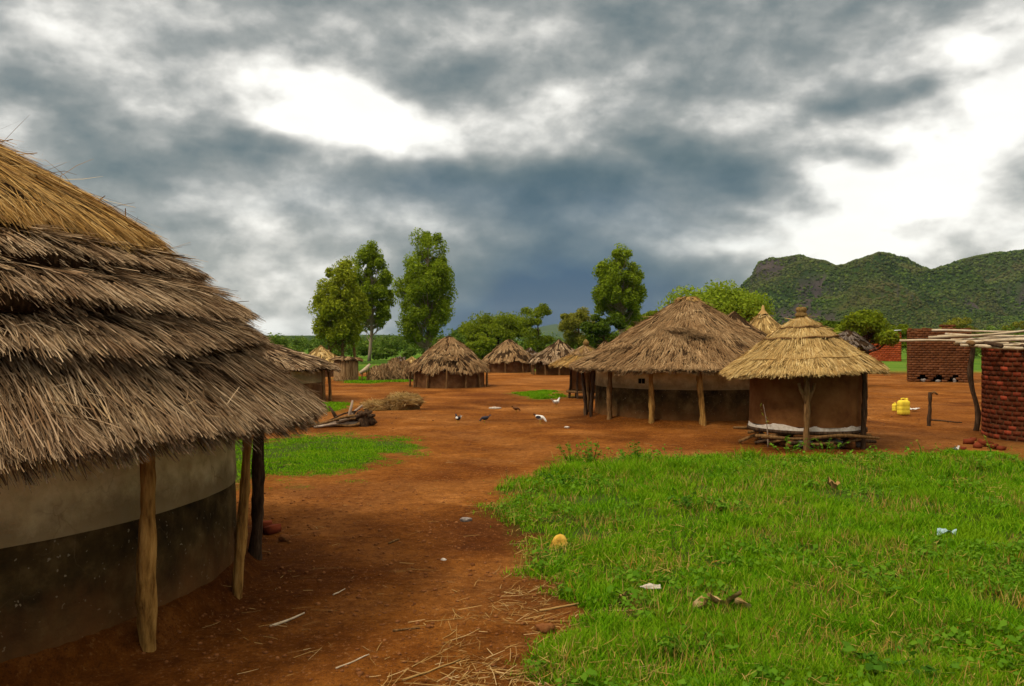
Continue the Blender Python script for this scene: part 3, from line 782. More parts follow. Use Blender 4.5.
for i in range(16):
    a = -PI * (i + .5) / 16 * 1.1 + .15 if i < 12 else rng.random() * PI
    r = .9 + .25 * rng.random(); mb = MB(); sz = .09 + .05 * rng.random()
    mb.blob((r * math.cos(a), r * math.sin(a), .09), sz, 2, .4, (1.1, .9, .9)); mb.build('support_stone', STONE_R if i % 3 else STONE_G, gr, True)
for (px_, py_, fk, mt) in ((807, 451, True, BARK_MID), (864, 449, False, BARK_DK)):
    gx, gy = G(px_, py_)
    post(gr, gx - GX, gy - GY, -.1, gx - GX - (.03 if fk else 0), gy - GY + .1, 1.62 if not fk else 1.55, .06 if fk else .05, mt, .025, fork=fk)
for ang in (20, 70, 120):
    ca, sa = math.cos(math.radians(ang)), math.sin(math.radians(ang))
    post(gr, 1.3 * ca, 1.3 * sa, -.1, 1.27 * ca, 1.27 * sa, 1.62, .045, BARK_DK)
groof = bpy.data.objects.new('roof', None); COL.objects.link(groof); groof.parent = gr; groof.location = (-.1, 0, 0)
k = dict(L=.3, W=.0095, core=S_CORE_Y, mat=S_YEL, lean=(.045, 0), fuzz=.8)
thatch_layer(groof, [(1.0, 2.0), (1.28, 1.83), (1.54, 1.66), (1.69, 1.56)], N=15000, th=.07, seed=301, rag=.08, droop=.3, **k)
thatch_layer(groof, [(.6, 2.36), (.8, 2.19), (1.05, 2.0), (1.27, 1.83)], N=11000, th=.05, seed=304, rag=.05, **k)
thatch_layer(groof, [(.3, 2.56), (.5, 2.42), (.73, 2.27)], N=4200, th=.05, seed=307, rag=.04, **k)
thatch_layer(groof, [(.05, 2.74), (.2, 2.64), (.42, 2.49)], N=2600, th=.05, seed=310, rag=.04, **k)
for r_, z_, tk in ((.43, 2.475, .022), (.745, 2.255, .022), (1.27, 1.845, .014)): ring(groof, r_, z_, tk, BARK_MID if tk > .02 else S_LITTER, (.045, 0), seed=int(r_ * 100))
mb = MB(); mb.lathe([(.02, 2.68), (.11, 2.68), (.125, 2.72), (.12, 2.765), (.095, 2.78), (.1, 2.80), (.115, 2.83), (.11, 2.88), (.08, 2.9), (.01, 2.905)], 24)
mb.build('finial', S_CORE_Y, groof, True)

# --- other huts, from near to far
def cone(ra, za, rm, zm, rb, zb_): return [(ra, za), (rm, zm), (rb, zb_)]


def quick(label, px, Y, Rr, z_apex, z_eave, Rw, zband, mat, N, W, posts=(), bulge=.06, seed=1, upper=W_CREAM, lower=W_BROWN, L=.5, split=None, **kw):
    zm = (z_apex + z_eave) / 2 + bulge
    L = min(L, Rr * .22)
    k = dict(L=L, W=W, core=S_CORE if mat is not S_YEL else S_CORE_Y, mat=mat, fuzz=1.3, wob=.022)
    if split:
        zs = z_apex + (z_eave - z_apex) * split + bulge
        ly = [dict(prof=[(Rr * (split - .18), zs + .18 * (z_apex - z_eave)), (Rr * (split + .2), zs - .2 * (z_apex - z_eave)), (Rr, z_eave)], N=N // 2, th=.13, rag=.14, **k),
              dict(prof=[(.04, z_apex), (Rr * split * .5, (z_apex + zs) / 2 + .04), (Rr * split, zs + .03)], N=N // 2, th=.1, rag=.16, **k)]
    else:
        ly = [dict(prof=[(.04, z_apex), (Rr * .45, zm + .02), (Rr * .78, z_eave + (z_apex - z_eave) * .25 + bulge * .4), (Rr, z_eave)], N=N, th=.13, rag=.13, **k)]
    zt_ = z_eave + min(.22, (z_apex - z_eave) / Rr * (Rr - Rw) * .6 - .02)
    return hut(label, px, Y, Rw, zt_, zband, posts, ly, seed=seed, upper=upper, lower=lower, group=HUTS, post_r=.05, edge=.05, **kw)


ap = lambda py, Y: H + (HY - py) / F * Y
h2, h2r = quick('low grey brown hut with pale upper wall just behind the near hut', 234, 32, 3.65, ap(330, 32), ap(367, 32), 3.25, .75, S_OLD, 9000, .026,
                [(2, 3.4), (-14, 3.4), (-40, 3.4), (-70, 3.4), (60, 3.4), (120, 3.4), (180, 3.4)], .05, 12)
h3, h3r = quick('straw roofed hut with torn brown thatch in the middle distance left of the path', 449, 42, 1.95, ap(335, 42), ap(370, 42), 1.68, .92, S_MID, 8000, .03,
                [(-5, 1.8), (-35, 1.8), (-60, 1.8), (-90, 1.8), (-120, 1.8), (-150, 1.8), (-178, 1.8)], .1, 15, upper=None, lower=W_BROWN, split=.6)
for (ang, r0, dz) in ((-95, 1.2, 1.42), (-80, 1.25, 1.38)):
    n = 150; aa = math.radians(ang) + rng.normal(size=n) * .15; r_ = r0 + rng.normal(size=n) * .08
    er = np.stack([np.cos(aa), np.sin(aa), 0 * aa], -1); et = np.stack([-np.sin(aa), np.cos(aa), 0 * aa], -1)
    d = unit(er * .6 + et * rng.normal(size=n)[:, None] + [0, 0, -.3])
    mb = MB(); mb.ribbons(er * r_[:, None] + np.stack([0 * aa, 0 * aa, np.full(n, dz + .05)], -1), d, unit(np.cross(d, [0, 0, 1.])), .3 + .2 * rng.random(n), np.full(n, .03)); mb.build('loose_tuft', S_MID, h3r)
quick('distant round hut with smooth tan roof left of the lone savanna tree', 509, 61, 1.9, ap(338.5, 61), ap(361, 61), 1.6, .8, S_MID, 4000, .045, [(-30, 1.75), (-60, 1.75), (-100, 1.75), (-140, 1.75)], .12, 18, upper=None)
quick('small far roof half hidden behind the smooth tan hut', 529, 68, 1.35, ap(347, 68), ap(360, 68), 1.1, .9, S_GREY, 2000, .05, (), .05, 21, upper=None)
quick('grey thatched hut with dark open side next to the stilted granary', 559, 57, 2.0, ap(339, 57), ap(361, 57), 1.5, .8, S_OLD, 4000, .045, [(-60, 1.75), (-90, 1.75), (-120, 1.75), (-160, 1.75), (-178, 1.75)], .05, 24, upper=None, lower=W_DARK)
quick('tiny far thatched roof peeking over the big hut eave', 606, 62, 1.6, ap(340, 62), ap(362, 62), 1.3, .8, S_MID, 2000, .05, (), .05, 27, upper=None)
quick('brown rounded thatch roof rising right behind the big hut', 735, 33, 1.95, ap(311, 33), 1.7, 1.6, .95, S_MID, 5000, .028, [(-90, 1.75), (-40, 1.75), (-140, 1.75)], .05, 30)
hy, hyr = quick('pointed yellow thatch roof behind the granary', 763, 35, 1.75, ap(311, 35), 2.1, 1.35, 1.0, S_YEL, 6000, .026, [(-90, 1.5), (-20, 1.5), (-160, 1.5)], -.12, 33, upper=W_RED, lower=W_BROWN)
mb = MB(); mb.lathe([(.01, ap(305, 35)), (.05, ap(306.5, 35)), (.07, ap(310, 35)), (.2, ap(314, 35))], 16); mb.build('finial', S_GOLD, hyr, True)
quick('dark grey layered thatch hut behind the granary on the right', 848, 42, 1.15, ap(329, 42), ap(347, 42), .85, .95, S_GREY, 3000, .032, (), .03, 36, upper=None, lower=W_DARK, split=.6)
quick('pale pointed straw hut beyond the low grey hut', 321, 54, 1.4, ap(344.5, 54), ap(363, 54), 1.1, .7, S_YEL, 3500, .04, (), .0, 39, upper=None)
quick('small pale thatch roof behind the straw heaps', 412, 56, 1.05, ap(356, 56), ap(367, 56), .85, .7, S_YEL, 1500, .04, (), .02, 42, upper=None)
quick('small grey thatch roof left of a pale one behind the straw heaps', 400, 60, .9, ap(355.5, 60), ap(364, 60), .7, .7, S_GREY, 1200, .045, (), .02, 45, upper=None)

# stilted granary in the middle distance
sx, sy = (586 - CX) / F * 33.6, 33.6
sg = thing('granary', 'stilted granary with tiered yellow brown thatch left of the big hut', 'granary', (sx, sy, 0), 'granaries on stilts')
wall(sg, .62, .35, 1.3, W_RED, 51, seg=60)
for ang in (-30, -75, -120, -160, 20, 70, 120):
    a = math.radians(ang); post(sg, .7 * math.cos(a), .7 * math.sin(a), -.1, .66 * math.cos(a), .66 * math.sin(a), 1.28, .04, BARK_DK)
mb = MB(); mb.lathe([(.02, .22), (.75, .22), (.75, .3), (.02, .35)], 30); mb.build('floor_platform', BARK_MID, sg)
sgr = bpy.data.objects.new('roof', None); COL.objects.link(sgr); sgr.parent = sg
k = dict(L=.32, W=.024, core=S_CORE_Y, mat=S_GOLD)
thatch_layer(sgr, [(.5, 1.72), (.9, 1.5), (1.38, 1.26)], N=2800, th=.08, seed=511, rag=.1, **k)
thatch_layer(sgr, [(.05, 2.02), (.3, 1.88), (.68, 1.65)], N=1500, th=.06, seed=515, rag=.06, L=.3, W=.024, core=S_CORE_Y, mat=S_MID)
mb = MB(); mb.lathe([(.02, 1.98), (.1, 2.0), (.12, 2.1), (.08, 2.16), (.01, 2.24)], 16); mb.build('finial', S_CORE_Y, sgr, True)

# reed-walled store beside the low hut
rx, ry = (346 - CX) / F * 48, 48
rs = thing('reed_store', 'round flat topped store of upright brown reeds near the low hut', 'store', (rx, ry, 0))
mb = MB(); mb.lathe([(.62, 0), (.66, .6), (.6, 1.15), (.02, 1.2)], 40); co = mb.build('wall', S_CORE, rs, True)
n = 1100; a = rng.random(n) * 2 * PI; er = np.stack([np.cos(a), np.sin(a), 0 * a], -1); et = np.stack([-np.sin(a), np.cos(a), 0 * a], -1)
mb = MB(); mb.ribbons(er * .665 + np.stack([0 * a, 0 * a, rng.random(n) * .3], -1), unit(np.stack([0 * a, 0 * a, 1 + 0 * a], -1) + et * rng.normal(size=n)[:, None] * .05 - er * .02), et, .7 + .25 * rng.random(n), np.full(n, .035)); mb.build('reed', S_MID, co)
thatch_layer(rs, [(.05, 1.34), (.5, 1.28), (.85, 1.16)], S_MID, S_CORE, 900, .35, .035, .08, 533, .1, name='roof')

# old straw heaps beyond the yard
def big_heap(label, px, Y, lumps, n):
    x = (px - CX) / F * Y; root = thing('straw_heap', label, 'straw heap', (x, Y, 0)); mb = MB(); B, D, W_ = [], [], []
    for (cx_, cy_, rx_, ry_, rz_) in lumps:
        mb.blob((cx_, cy_, rz_ * .15), 1., 3, .22, (rx_ * .93, ry_ * .93, rz_ * .93))
        m_ = n // len(lumps); v = unit(rng.normal(size=(m_, 3))); v[:, 2] = np.abs(v[:, 2]); p = v * [rx_, ry_, rz_] + [cx_, cy_, rz_ * .15]
        t = unit(np.stack([v[:, 0] * .5 + .5 * rng.normal(size=m_), v[:, 1] * .3 + .3 * rng.normal(size=m_), -.9 * np.ones(m_) + .3 * rng.normal(size=m_)], -1)); B.append(p - t * .2); D.append(t); W_.append(unit(np.cross(t, v)))
    core = mb.build('heap', S_CORE, root, True); B, D, W_ = map(np.concatenate, (B, D, W_)); n = len(B)
    mb = MB(); mb.ribbons(B, D, W_, .3 + .3 * rng.random(n), np.full(n, .035), rng.normal(size=(n, 3)) * .1, .6); mb.build('straw', S_MID, core)


big_heap('taller brown straw heap just left of the torn thatch hut', 399, 49, [(-.25, 0, .5, .5, .92), (.3, .1, .55, .5, .8)], 1500)
big_heap('lower brown straw heap beside the pale propped board', 379, 48, [(-.1, 0, .5, .45, .58), (.25, .1, .35, .4, .66)], 1000)

# pale board leaning on a forked stick
bx, by = (367 - CX) / F * 47, 47
bd = thing('drying_rack', 'pale weathered board propped aslant on forked sticks', 'rack', (bx, by, 0))
mb = MB(); mb.tube([P(360, 373, 47) - [bx, by, 0], P(366, 369.5, 47) - [bx, by, 0], P(370, 364, 47) - [bx, by, 0]], [.09, .13, .06], 8, .3); mb.build('board', POLE_PALE, bd, True)
for px_ in (362.5, 367, 369):
    post(bd, (px_ - CX) / F * 47 - bx, random.uniform(-.1, .2), -.1, (px_ - CX) / F * 47 - bx + .02, .05, H + (HY - 371) / F * 47 if px_ < 365 else .72, .035, BARK_MID)


# ------------------------------------------------------------------ brick work
def bricks(mb, org, u, length, height, bw, bh, depth, skip=None, jit=.012, top=None, gap=.006):
    u = np.asarray(u, float); ang = math.atan2(u[1], u[0]); nrm = np.array([u[1], -u[0]])
    for r in range(int(height / bh)):
        off = (r % 2) * bw * .5
        for c in range(-1, int(length / bw) + 1):
            s0 = max(0, c * bw + off); s1 = min(length, (c + 1) * bw + off)
            if s1 - s0 < .04: continue
            sm = (s0 + s1) / 2; zm = (r + .5) * bh
            if skip and skip(sm, zm): continue
            if top and zm > top(sm): continue
            p = np.asarray(org) + u * sm + nrm * random.uniform(-.5, 1) * jit
            mb.box((p[0], p[1], zm), (s1 - s0 - gap, depth, bh - gap), ang, .014)


# brick kiln in the yard (a clamp of stacked bricks with fire tunnels)
kx0, ky = P(910, 381, 47)[:2]
kx0 = P(909, 381, 47)[0]
ki = thing('brick_kiln', 'stacked brown brick kiln with three fire tunnels along its foot', 'kiln', (kx0, ky, 0), None, -.4)
KW, KD, KH = 2.9, 2.3, ap(327, 47)
tun = [.62, 1.36, 2.13]
mb = MB()
skip = lambda s, z: any(abs(s - t) < .2 - .1 * (z > .24) for t in tun) and z < .4
top = lambda s: KH - .14 - .12 * (s < .4) - .1 * (s > KW - .5) + .24 * (KW * .52 < s < KW * .72)
bricks(mb, (0, 0), (1, 0), KW, KH + .3, .26, .125, .12, skip, .012, top)
bricks(mb, (0, KD), (0, -1), KD, KH, .26, .125, .12, None, .012, lambda s: KH - .2)
bricks(mb, (KW, 0), (0, 1), KD, KH, .26, .125, .12, None, .012, lambda s: KH - .2)
bricks(mb, (KW, KD), (-1, 0), KW, KH, .26, .125, .12, None, .012, lambda s: KH - .1)
for i in range(60): mb.box((random.uniform(0, KW), random.uniform(.1, KD), KH - .2 + random.uniform(0, .1)), (.25, .12, .11), random.uniform(0, 3), .02)
mb.build('brickwork', BRICK_BR, ki)
mb = MB()
edges = [0.05] + [q for t in tun for q in (t - .24, t + .24)] + [KW - .05]
for i in range(0, len(edges), 2): mb.box(((edges[i] + edges[i + 1]) / 2, KD / 2, .27), (edges[i + 1] - edges[i], KD - .1, .54))
mb.box((KW / 2, KD / 2, (KH - .2 + .545) / 2), (KW - .1, KD - .1, KH - .2 - .545))
mb.build('clay_core', MORTAR, ki)
for t in tun:
    mb = MB(); mb.box((t, .45, .27), (.46, .06, .52)); mb.build('fire_tunnel', HOLE, ki)  # black panel paints the dark inside of the tunnel
    mb = MB(); mb.blob((t + .05, .02, .06), .12, 2, .5, (1, .8, .8)); mb.build('ash_heap', STONE_G, ki, True)

# far red brick building
fx, fy = P(867, 353, 92)[:2]
fb = thing('brick_building', 'far low red brick shell with a pale tin roof edge', 'building', (fx, fy, 0), None, -.36)
FW = (897 - 866) / F * 92; FH = ap(331, 92)
mb = MB(); bricks(mb, (0, 0), (1, 0), FW, FH, .34, .2, .1, None, .01, lambda s: FH - .9 + .9 * min(1, s / FW * 1.5)); bricks(mb, (0, 3), (0, -1), 3, FH, .34, .2, .1, None, .01, lambda s: FH - .9)
bricks(mb, (FW, 0), (0, 1), 3, FH, .3, .2, .1, None, .02); mb.build('brickwork', BRICK_RED, fb)
mb = MB(); mb.box((FW / 2, 1.5, FH / 2 - .4), (FW - .12, 2.8, FH - .8)); mb.build('core', MORTAR, fb)
mb = MB(); mb.box((FW * .74, 1.2, FH + .03), (FW * .55, 2.9, .05), 0, 0, (.02, -.08)); mb.build('roof_sheet', TIN, fb)

# round brick hut with unfinished pole roof at the right edge
BX, BY, BR = 12.3, 20.0, 1.46
bh = thing('brick_hut', 'round dark red brick hut with unfinished pale pole roof at the right edge', 'hut', (BX, BY, 0))
mb = MB(); rows = 19; bhh = .1075
for r in range(rows):
    nb_ = 44
    for c in range(nb_):
        a = (c + .5 * (r % 2)) / nb_ * 2 * PI
        rr_ = BR + random.uniform(-.006, .008)
        mb.box((rr_ * math.cos(a), rr_ * math.sin(a), (r + .5) * bhh + random.uniform(-.006, .006)), (.11, 2 * PI * BR / nb_ - .035, bhh - .016), a, .01)
mb.build('brickwork', BRICK_DK, bh)
wall(bh, BR + .0515, -.1, rows * bhh - .01, MORTAR, 61, 'mortar_core', wob=.001)
gx, gy = G(975, 430); Yp = gy
n = 14; t = np.linspace(0, 1, n)
q = P(975, 430, Yp); q2 = P(972, 343, Yp)
pp = np.array([q * (1 - s) + q2 * s for s in t]); pp[:, 0] += .1 * np.sin(t * 7.2) * (1 - t * .5)
mb = MB(); pp[:, 2] = np.linspace(-.1, q2[2] + .02, n); mb.tube(pp - [BX, BY, 0], .06 * (1 + .15 * np.sin(t * 11)), 10, .2); mb.build('post', BARK_DK, bh, True)


def pole(parent, a, b, r, mat, name='roof_pole'):
    a, b = np.asarray(a), np.asarray(b); t = np.linspace(0, 1, 9)[:, None]
    p = a * (1 - t) + b * t; p[:, 2] += .03 * np.sin(t[:, 0] * 5 + rng.random() * 6); p[:, 1] += .04 * np.sin(t[:, 0] * 4 + rng.random() * 6)
    mb = MB(); mb.tube(p - [BX, BY, 0], r * (1.1 - .4 * t[:, 0]), 8, .12); mb.build(name, mat, parent, True)


for (ax, ay, aY, bx_, by_, bY, r) in ((899, 341, 21.2, 1060, 343, 20.4, .035), (931, 331.5, 22, 1060, 330, 21.0, .035), (928, 338.5, 20.6, 1065, 327, 20.2, .04),
                                      (955, 341, 20, 1070, 341, 18.6, .05), (945, 334.5, 22.3, 1070, 336, 19.6, .035), (960, 344, 19.4, 1080, 347, 18.4, .04),
                                      (938, 337, 21.5, 1070, 334, 22, .03), (978, 346.5, 19, 1090, 348, 17.9, .045), (950, 339, 21.8, 1075, 339.5, 21.2, .04), (968, 343, 20.4, 1075, 344, 20, .05)):
    pole(bh, P(ax, ay, aY), P(bx_, by_, bY), r * .78, POLE_PALE)
pole(bh, P(972, 344.5, 18.6) , P(955, 343, 24), .05, BARK_MID, 'beam')
for (q0, q1) in ((1000, 17.9), (1030, 17.6), (1060, 17.6)): pole(bh, P(q0, 345.5, 18.0), P(q0 - 40, 342, 23), .045, BARK_DK, 'beam')

for i, (px_, py_, r_) in enumerate(((969, 444, .12), (978, 448, .09), (986, 446, .14), (993, 449, .1), (962, 449, .07), (1001, 450, .09), (973, 440, .08))):
    gx, gy = G(px_, py_); mb = MB(); mb.box((0, 0, r_ * .4), (r_ * 1.7, r_ * 1.2, r_ * .9), random.uniform(0, 3), .05, (random.uniform(-.3, .3), random.uniform(-.3, .3)))
    o = mb.build('brick_rubble', BRICK_DK, None, False, (gx, gy, ghs(gx, gy))); tag(o, 'broken dark brick lying in the rubble at the foot of the brick hut', 'brick', 'broken bricks by the brick hut')

# hooked stake and a stick lying before the kiln
gx, gy = G(929, 425.5)
st = thing('stake', 'bare forked stake standing in the red yard left of the brick hut', 'stake', (gx, gy, 0))
post(st, 0, 0, -.1, .01, 0, .86, .045, BARK_DK, .012, name='shaft')
mb = MB(); mb.tube([(0, 0, .8), (.12, -.02, .86), (.22, 0, .8)], [.035, .03, .02], 8, .1); mb.build('side_branch', BARK_MID, st, True)


def stick(label, pxa, pya, pxb, pyb, r, mat, name='stick', lift=0.):
    a, b = G(pxa, pya), G(pxb, pyb); t = np.linspace(0, 1, 8)
    p = np.stack([a[0] + (b[0] - a[0]) * t, a[1] + (b[1] - a[1]) * t, 0 * t], -1)
    p[:, :2] += (np.sin(t * 4 + rng.random() * 6) * .02 * np.hypot(*(b - a)))[:, None] * np.array([.3, 1])
    c = p.mean(0); p[:, 2] = gh(p[:, 0], p[:, 1]) + r * .8 + lift * t
    mb = MB(); mb.tube(p - [c[0], c[1], 0], r * (1.1 - .5 * t), 7, .15)
    o = mb.build(name, mat, None, True, (c[0], c[1], 0)); tag(o, label, 'stick'); return o


stick('dark stick lying flat beside the forked stake', 930, 420.5, 962, 422.5, .022, BARK_DK)
stick('pale peeled stick on dark earth before the near hut', 270, 627, 304, 613, .011, POLE_PALE)
stick('thin short twig on the path above the peeled stick', 333, 596, 345, 590, .006, POLE_PALE)
stick('brown stick at the edge of the straw litter', 393, 632, 420, 629, .009, BARK_MID)
stick('curved pale straw stem in the lower middle of the path', 336, 671, 369, 658, .006, POLE_PALE)
stick('long dry cane lying in the straw litter', 540, 612, 597, 603, .010, S_LITTER)
stick('dry straw cane pointing into the grass at the bottom', 655, 672, 705, 658, .008, S_LITTER)
stick('yellow cane lying across the straw below the clod', 403, 682, 460, 662, .008, S_LITTER)
stick('dark chip of wood on the path', 389, 544, 399, 540, .012, BARK_MID)
stick('dry reed resting on the grass right of the straw', 724, 575, 742, 560, .006, S_LITTER, lift=.1)

# ------------------------------------------------------------------ firewood and straw heap in the yard
c = G(353, 426)
fw = thing('firewood_bundle', 'bundle of dark branches with a burnt stump end on the short grass', 'firewood', (c[0], c[1], 0))
for i in range(22):
    yaw = random.gauss(.1, .22); ln_ = random.uniform(.7, 1.5); y0 = random.uniform(-.25, .3); z0 = .05 + .34 * random.random() ** 1.3; x1 = random.uniform(.0, .35)
    n = 9; t = np.linspace(0, 1, n); mb = MB()
    mb.tube(np.stack([x1 - ln_ * math.cos(yaw) * (1 - t) + .03 * np.sin(t * 5 + i), y0 - ln_ * math.sin(yaw) * (1 - t) + .06 * np.sin(t * 4 + i), .04 + (z0 - .04) * t + .05 * np.sin(t * 7 + i) * t], -1), (.018 + .026 * random.random()) * (.6 + .7 * t), 8, .2)
    mb.build('branch', (BARK_MID, BARK_DK, BARK_PALE, BARK_MID)[i % 4], fw, True)
for i, (dx, dy, dz, ex, ez) in enumerate(((-.1, -.1, .1, .0, .66), (-.15, .1, .15, .22, .52), (-.4, 0, .15, -.62, .5))):
    mb = MB(); mb.tube([(dx, dy, dz), (dx * .5 + ex * .5, dy, dz * .5 + ez * .5 + .03), (ex, dy + .05, ez)], [.05, .04, .025], 8, .2); mb.build('branch', BARK_PALE if i < 2 else BARK_DK, fw, True)
mb = MB(); mb.blob((.28, -.02, .18), .2, 3, .7, (1.0, .8, .9))
for i in range(16):
    v = unit(np.array([rng.normal() + .5, rng.normal() * .7, rng.normal() + .35])); q0 = np.array([.28, -.02, .18]); l_ = .2 + .14 * rng.random()
    q1 = q0 + v * l_ * .6; q2 = q0 + v * l_ + [.03, 0, -.03]; q1[2] = max(q1[2], .03); q2[2] = max(q2[2], .03)
    mb.tube([q0, q1, q2], [.09, .065, .03], 8, .25)
mb.build('stump', BARK_DK, fw, True)
c = G(396, 410)
HS = .82
hp = thing('straw_heap', 'long low heap of dry cut grass lying in the yard', 'straw heap', (c[0], c[1], 0))
mb = MB(); mb.blob((.25, 0, .2), .42, 3, .3, (1.2, .9, .72)); mb.blob((-.45, .05, .1), .36, 3, .3, (1.6, .9, .5)); mb.blob((.62, .05, .24), .2, 2, .4, (1, 1, 1.1)); hc = mb.build('heap', S_CORE_Y, hp, True)
n = 2600; a = rng.random(n) * 2 * PI; ph = np.arccos(rng.random(n)); nn = np.stack([np.sin(ph) * np.cos(a), np.sin(ph) * np.sin(a), np.cos(ph)], -1)
sel = rng.random(n) < .55
b_ = np.where(sel[:, None], nn * .42 * np.array([1.2, .9, .72]) + [.25, 0, .2], nn * .36 * np.array([1.6, .9, .5]) + [-.45, .05, .1]) * (.9 + .2 * rng.random(n))[:, None]
yw = fbm(b_[:, 0] * 3, b_[:, 1] * 3, 2) * 3
d = unit(np.stack([np.cos(yw), np.sin(yw), rng.normal(size=n) * .3], -1) + rng.normal(size=(n, 3)) * .25); mb = MB()
ll = .18 + .22 * rng.random(n)
mb.ribbons(b_ - d * ll[:, None] * .5, d, unit(np.cross(d, nn + .01)), ll, np.full(n, .017), rng.normal(size=(n, 3)) * .1); mb.build('straw', S_LITTER, hc)

# ------------------------------------------------------------------ chickens
def chicken(label, px, py, mat, face, size=1., peck=False, mat2=None):
    c = G(px, py)
    root = thing('chicken', label, 'chicken', (c[0], c[1], ghs(*c)), 'chickens pecking in the yard', face)
    size *= .72
    head = (.235, 0, .12) if peck else (.19, 0, .4)
    neck = (.17, 0, .2) if peck else (.14, 0, .32)
    pts = [((-.17, 0, .285), .035), ((-.13, 0, .265), .06), ((-.07, 0, .235), .085), ((.03, 0, .215), .095), ((.1, 0, .235), .07), (neck, .042), (head, .034), (tuple(np.array(head) + ([.035, 0, -.015] if not peck else [.02, 0, -.03])), .022)]
    p = np.array([a for a, r in pts]); r = np.array([b for a, b in pts])
    ts = np.linspace(0, len(pts) - 1, 30); P3 = np.stack([np.interp(ts, range(len(pts)), p[:, i]) for i in range(3)], -1); R3 = np.interp(ts, range(len(pts)), r)
    for _ in range(2): P3[1:-1] = (P3[:-2] + 2 * P3[1:-1] + P3[2:]) / 4; R3[1:-1] = (R3[:-2] + 2 * R3[1:-1] + R3[2:]) / 4
    mb = MB(); mb.tube(P3 * size, R3 * size, 14, .03); mb.build('body', mat, root, True)
    for s in (-1, 1):
        mb = MB(); mb.tube(np.array([(.02, s * .04, .16), (.03, s * .045, .09), (.01, s * .045, .004)]) * size, [.022 * size, .011 * size, .008 * size], 7)
        for k_ in (-.5, 0, .5): mb.tube(np.array([(.01, s * .045, .006), (.01 + .05 * math.cos(k_), s * .045 + .05 * math.sin(k_), .004)]) * size, .006 * size, 5)
        mb.build('leg', HORN, root, True)
        mb = MB(); V, Fc = ICO[2]; mb.add((V * [.11, .022, .06] + [-.03, s * .085, .245]) * size, Fc); mb.build('wing', mat2 or mat, root, True)
    h = np.array(head)
    mb = MB(); tip = h + ([.07, 0, -.02] if not peck else [.035, 0, -.075]); mb.tube(np.array([h + (tip - h) * .45, tip]) * size, [.012 * size, .002], 6); mb.build('beak', HORN, root, True)
    mb = MB()
    for i in range(3): mb.blob((h + [-.02 + .018 * i, 0, .04 + .006 * (i == 1)]) * size, .013 * size, 1, .2, (1, .4, 1.2))
    mb.build('comb', COMB, root)
    mb = MB()
    for i in range(7):
        a = -.6 + .2 * i; b0 = np.array([-.15, 0, .28]); d_ = np.array([-.09 - .02 * math.cos(a * 3), .06 * a, .07 + .03 * math.sin(a * 5)])
        mb.add(np.array([b0 + [0, .02, 0], b0 + [0, -.02, 0], b0 + d_ + [0, a * .06 - .02, .02], b0 + d_ + [0, a * .06 + .025, -.02]]) * size, [[0, 1, 2, 3]])
    mb.build('tail', mat2 or mat, root)


chicken('black and white chicken farthest left in the yard', 458, 423, FEATH_D, 2.2, .8, False, FEATH_W)
chicken('dark chicken pecking second from the left', 485, 423, FEATH_D, 3.4, .8, True)
chicken('small brown chicken pecking behind the dark one', 516, 412, FEATH_B, .3, .75, True)
chicken('white chicken pecking with dark wing in the middle of the yard', 540, 424, FEATH_W, -.5, 1.0, True, FEATH_D)
chicken('white chicken with dark belly nearest the stilted granary', 556, 407, FEATH_W, .6, 1.0, False, FEATH_W)


# ------------------------------------------------------------------ small loose things
def stone(label, px, py, r, mat, name='stone', sq=(1.2, 1, .6), cat='stone', sub=3):
    c = G(px, py); mb = MB(); mb.blob((0, 0, r * sq[2] * .5), r, sub, .35, sq)
    o = mb.build(name, mat, None, True, (c[0], c[1], ghs(*c))); return tag(o, label, cat)


stone('flat yellow stone on the grass edge by the path', 559, 546, .1, STONE_Y, sq=(1.15, .8, .75))
stone('pale grey stone alone in the middle of the path', 466, 520, .05, STONE_G, sq=(1.3, .9, .6))
stone('dark round stone by the post of the near hut', 284, 541, .05, STONE_R, sq=(1.1, 1, .9))
stone('brown clod of earth in the dry straw', 545, 632, .055, STONE_R, name='earth_clod', cat='clod', sq=(1, 1, .8))
stone('white pebble on the path right of the wood chip', 444, 561, .022, W_ASH, name='pebble', cat='pebble')
stone('white lump on the yard right of the white chicken', 567, 428, .05, W_ASH, name='pebble', cat='pebble')
stone('orange peel scrap lying in the grass', 632, 542, .032, ORANGE, name='fruit_peel', cat='peel', sub=2)
stone('pale lump lying on a light strip of yard', 495, 409, .085, W_ASH, name='clay_lump', cat='clay', sq=(2., 1, .5))
for i, (px_, py_, rz) in enumerate(((263, 528, .3), (272, 533, 1.2))):
    c = G(px_, py_); mb = MB(); mb.box((0, 0, .045), (.2, .1, .085), rz, .02); o = mb.build('loose_brick', BRICK_DK, None, False, (c[0], c[1], ghs(*c)))
    tag(o, ('dark red brick tucked against the dark post', 'dark red brick lying just right of another brick')[i], 'brick')


def crumple(label, px, py, w, d, hgt, mat, name, cat, seed, rz=0., n=14):
    c = G(px, py); u = np.linspace(-.5, .5, n); U, Vv = np.meshgrid(u, u)
    z = hgt * (.55 + fbm(U * 2.2 + seed, Vv * 2.2, 2) * 2.2) ; z = np.maximum(z, .0) + .01
    edge = 1 + .5 * fbm(U * 2 + seed * 3, Vv * 2 + seed, 2)
    X, Y_ = U * w * edge, Vv * d * edge; cs, sn = math.cos(rz), math.sin(rz)
    top = np.stack([X * cs - Y_ * sn, X * sn + Y_ * cs, z], -1).reshape(-1, 3)
    mb = MB(); mb.grid(top, n, n); mb.grid(top - [0, 0, .004], n, n)
    o = mb.build(name, mat, None, True, (c[0], c[1], ghs(*c) + .05)); return tag(o, label, cat)


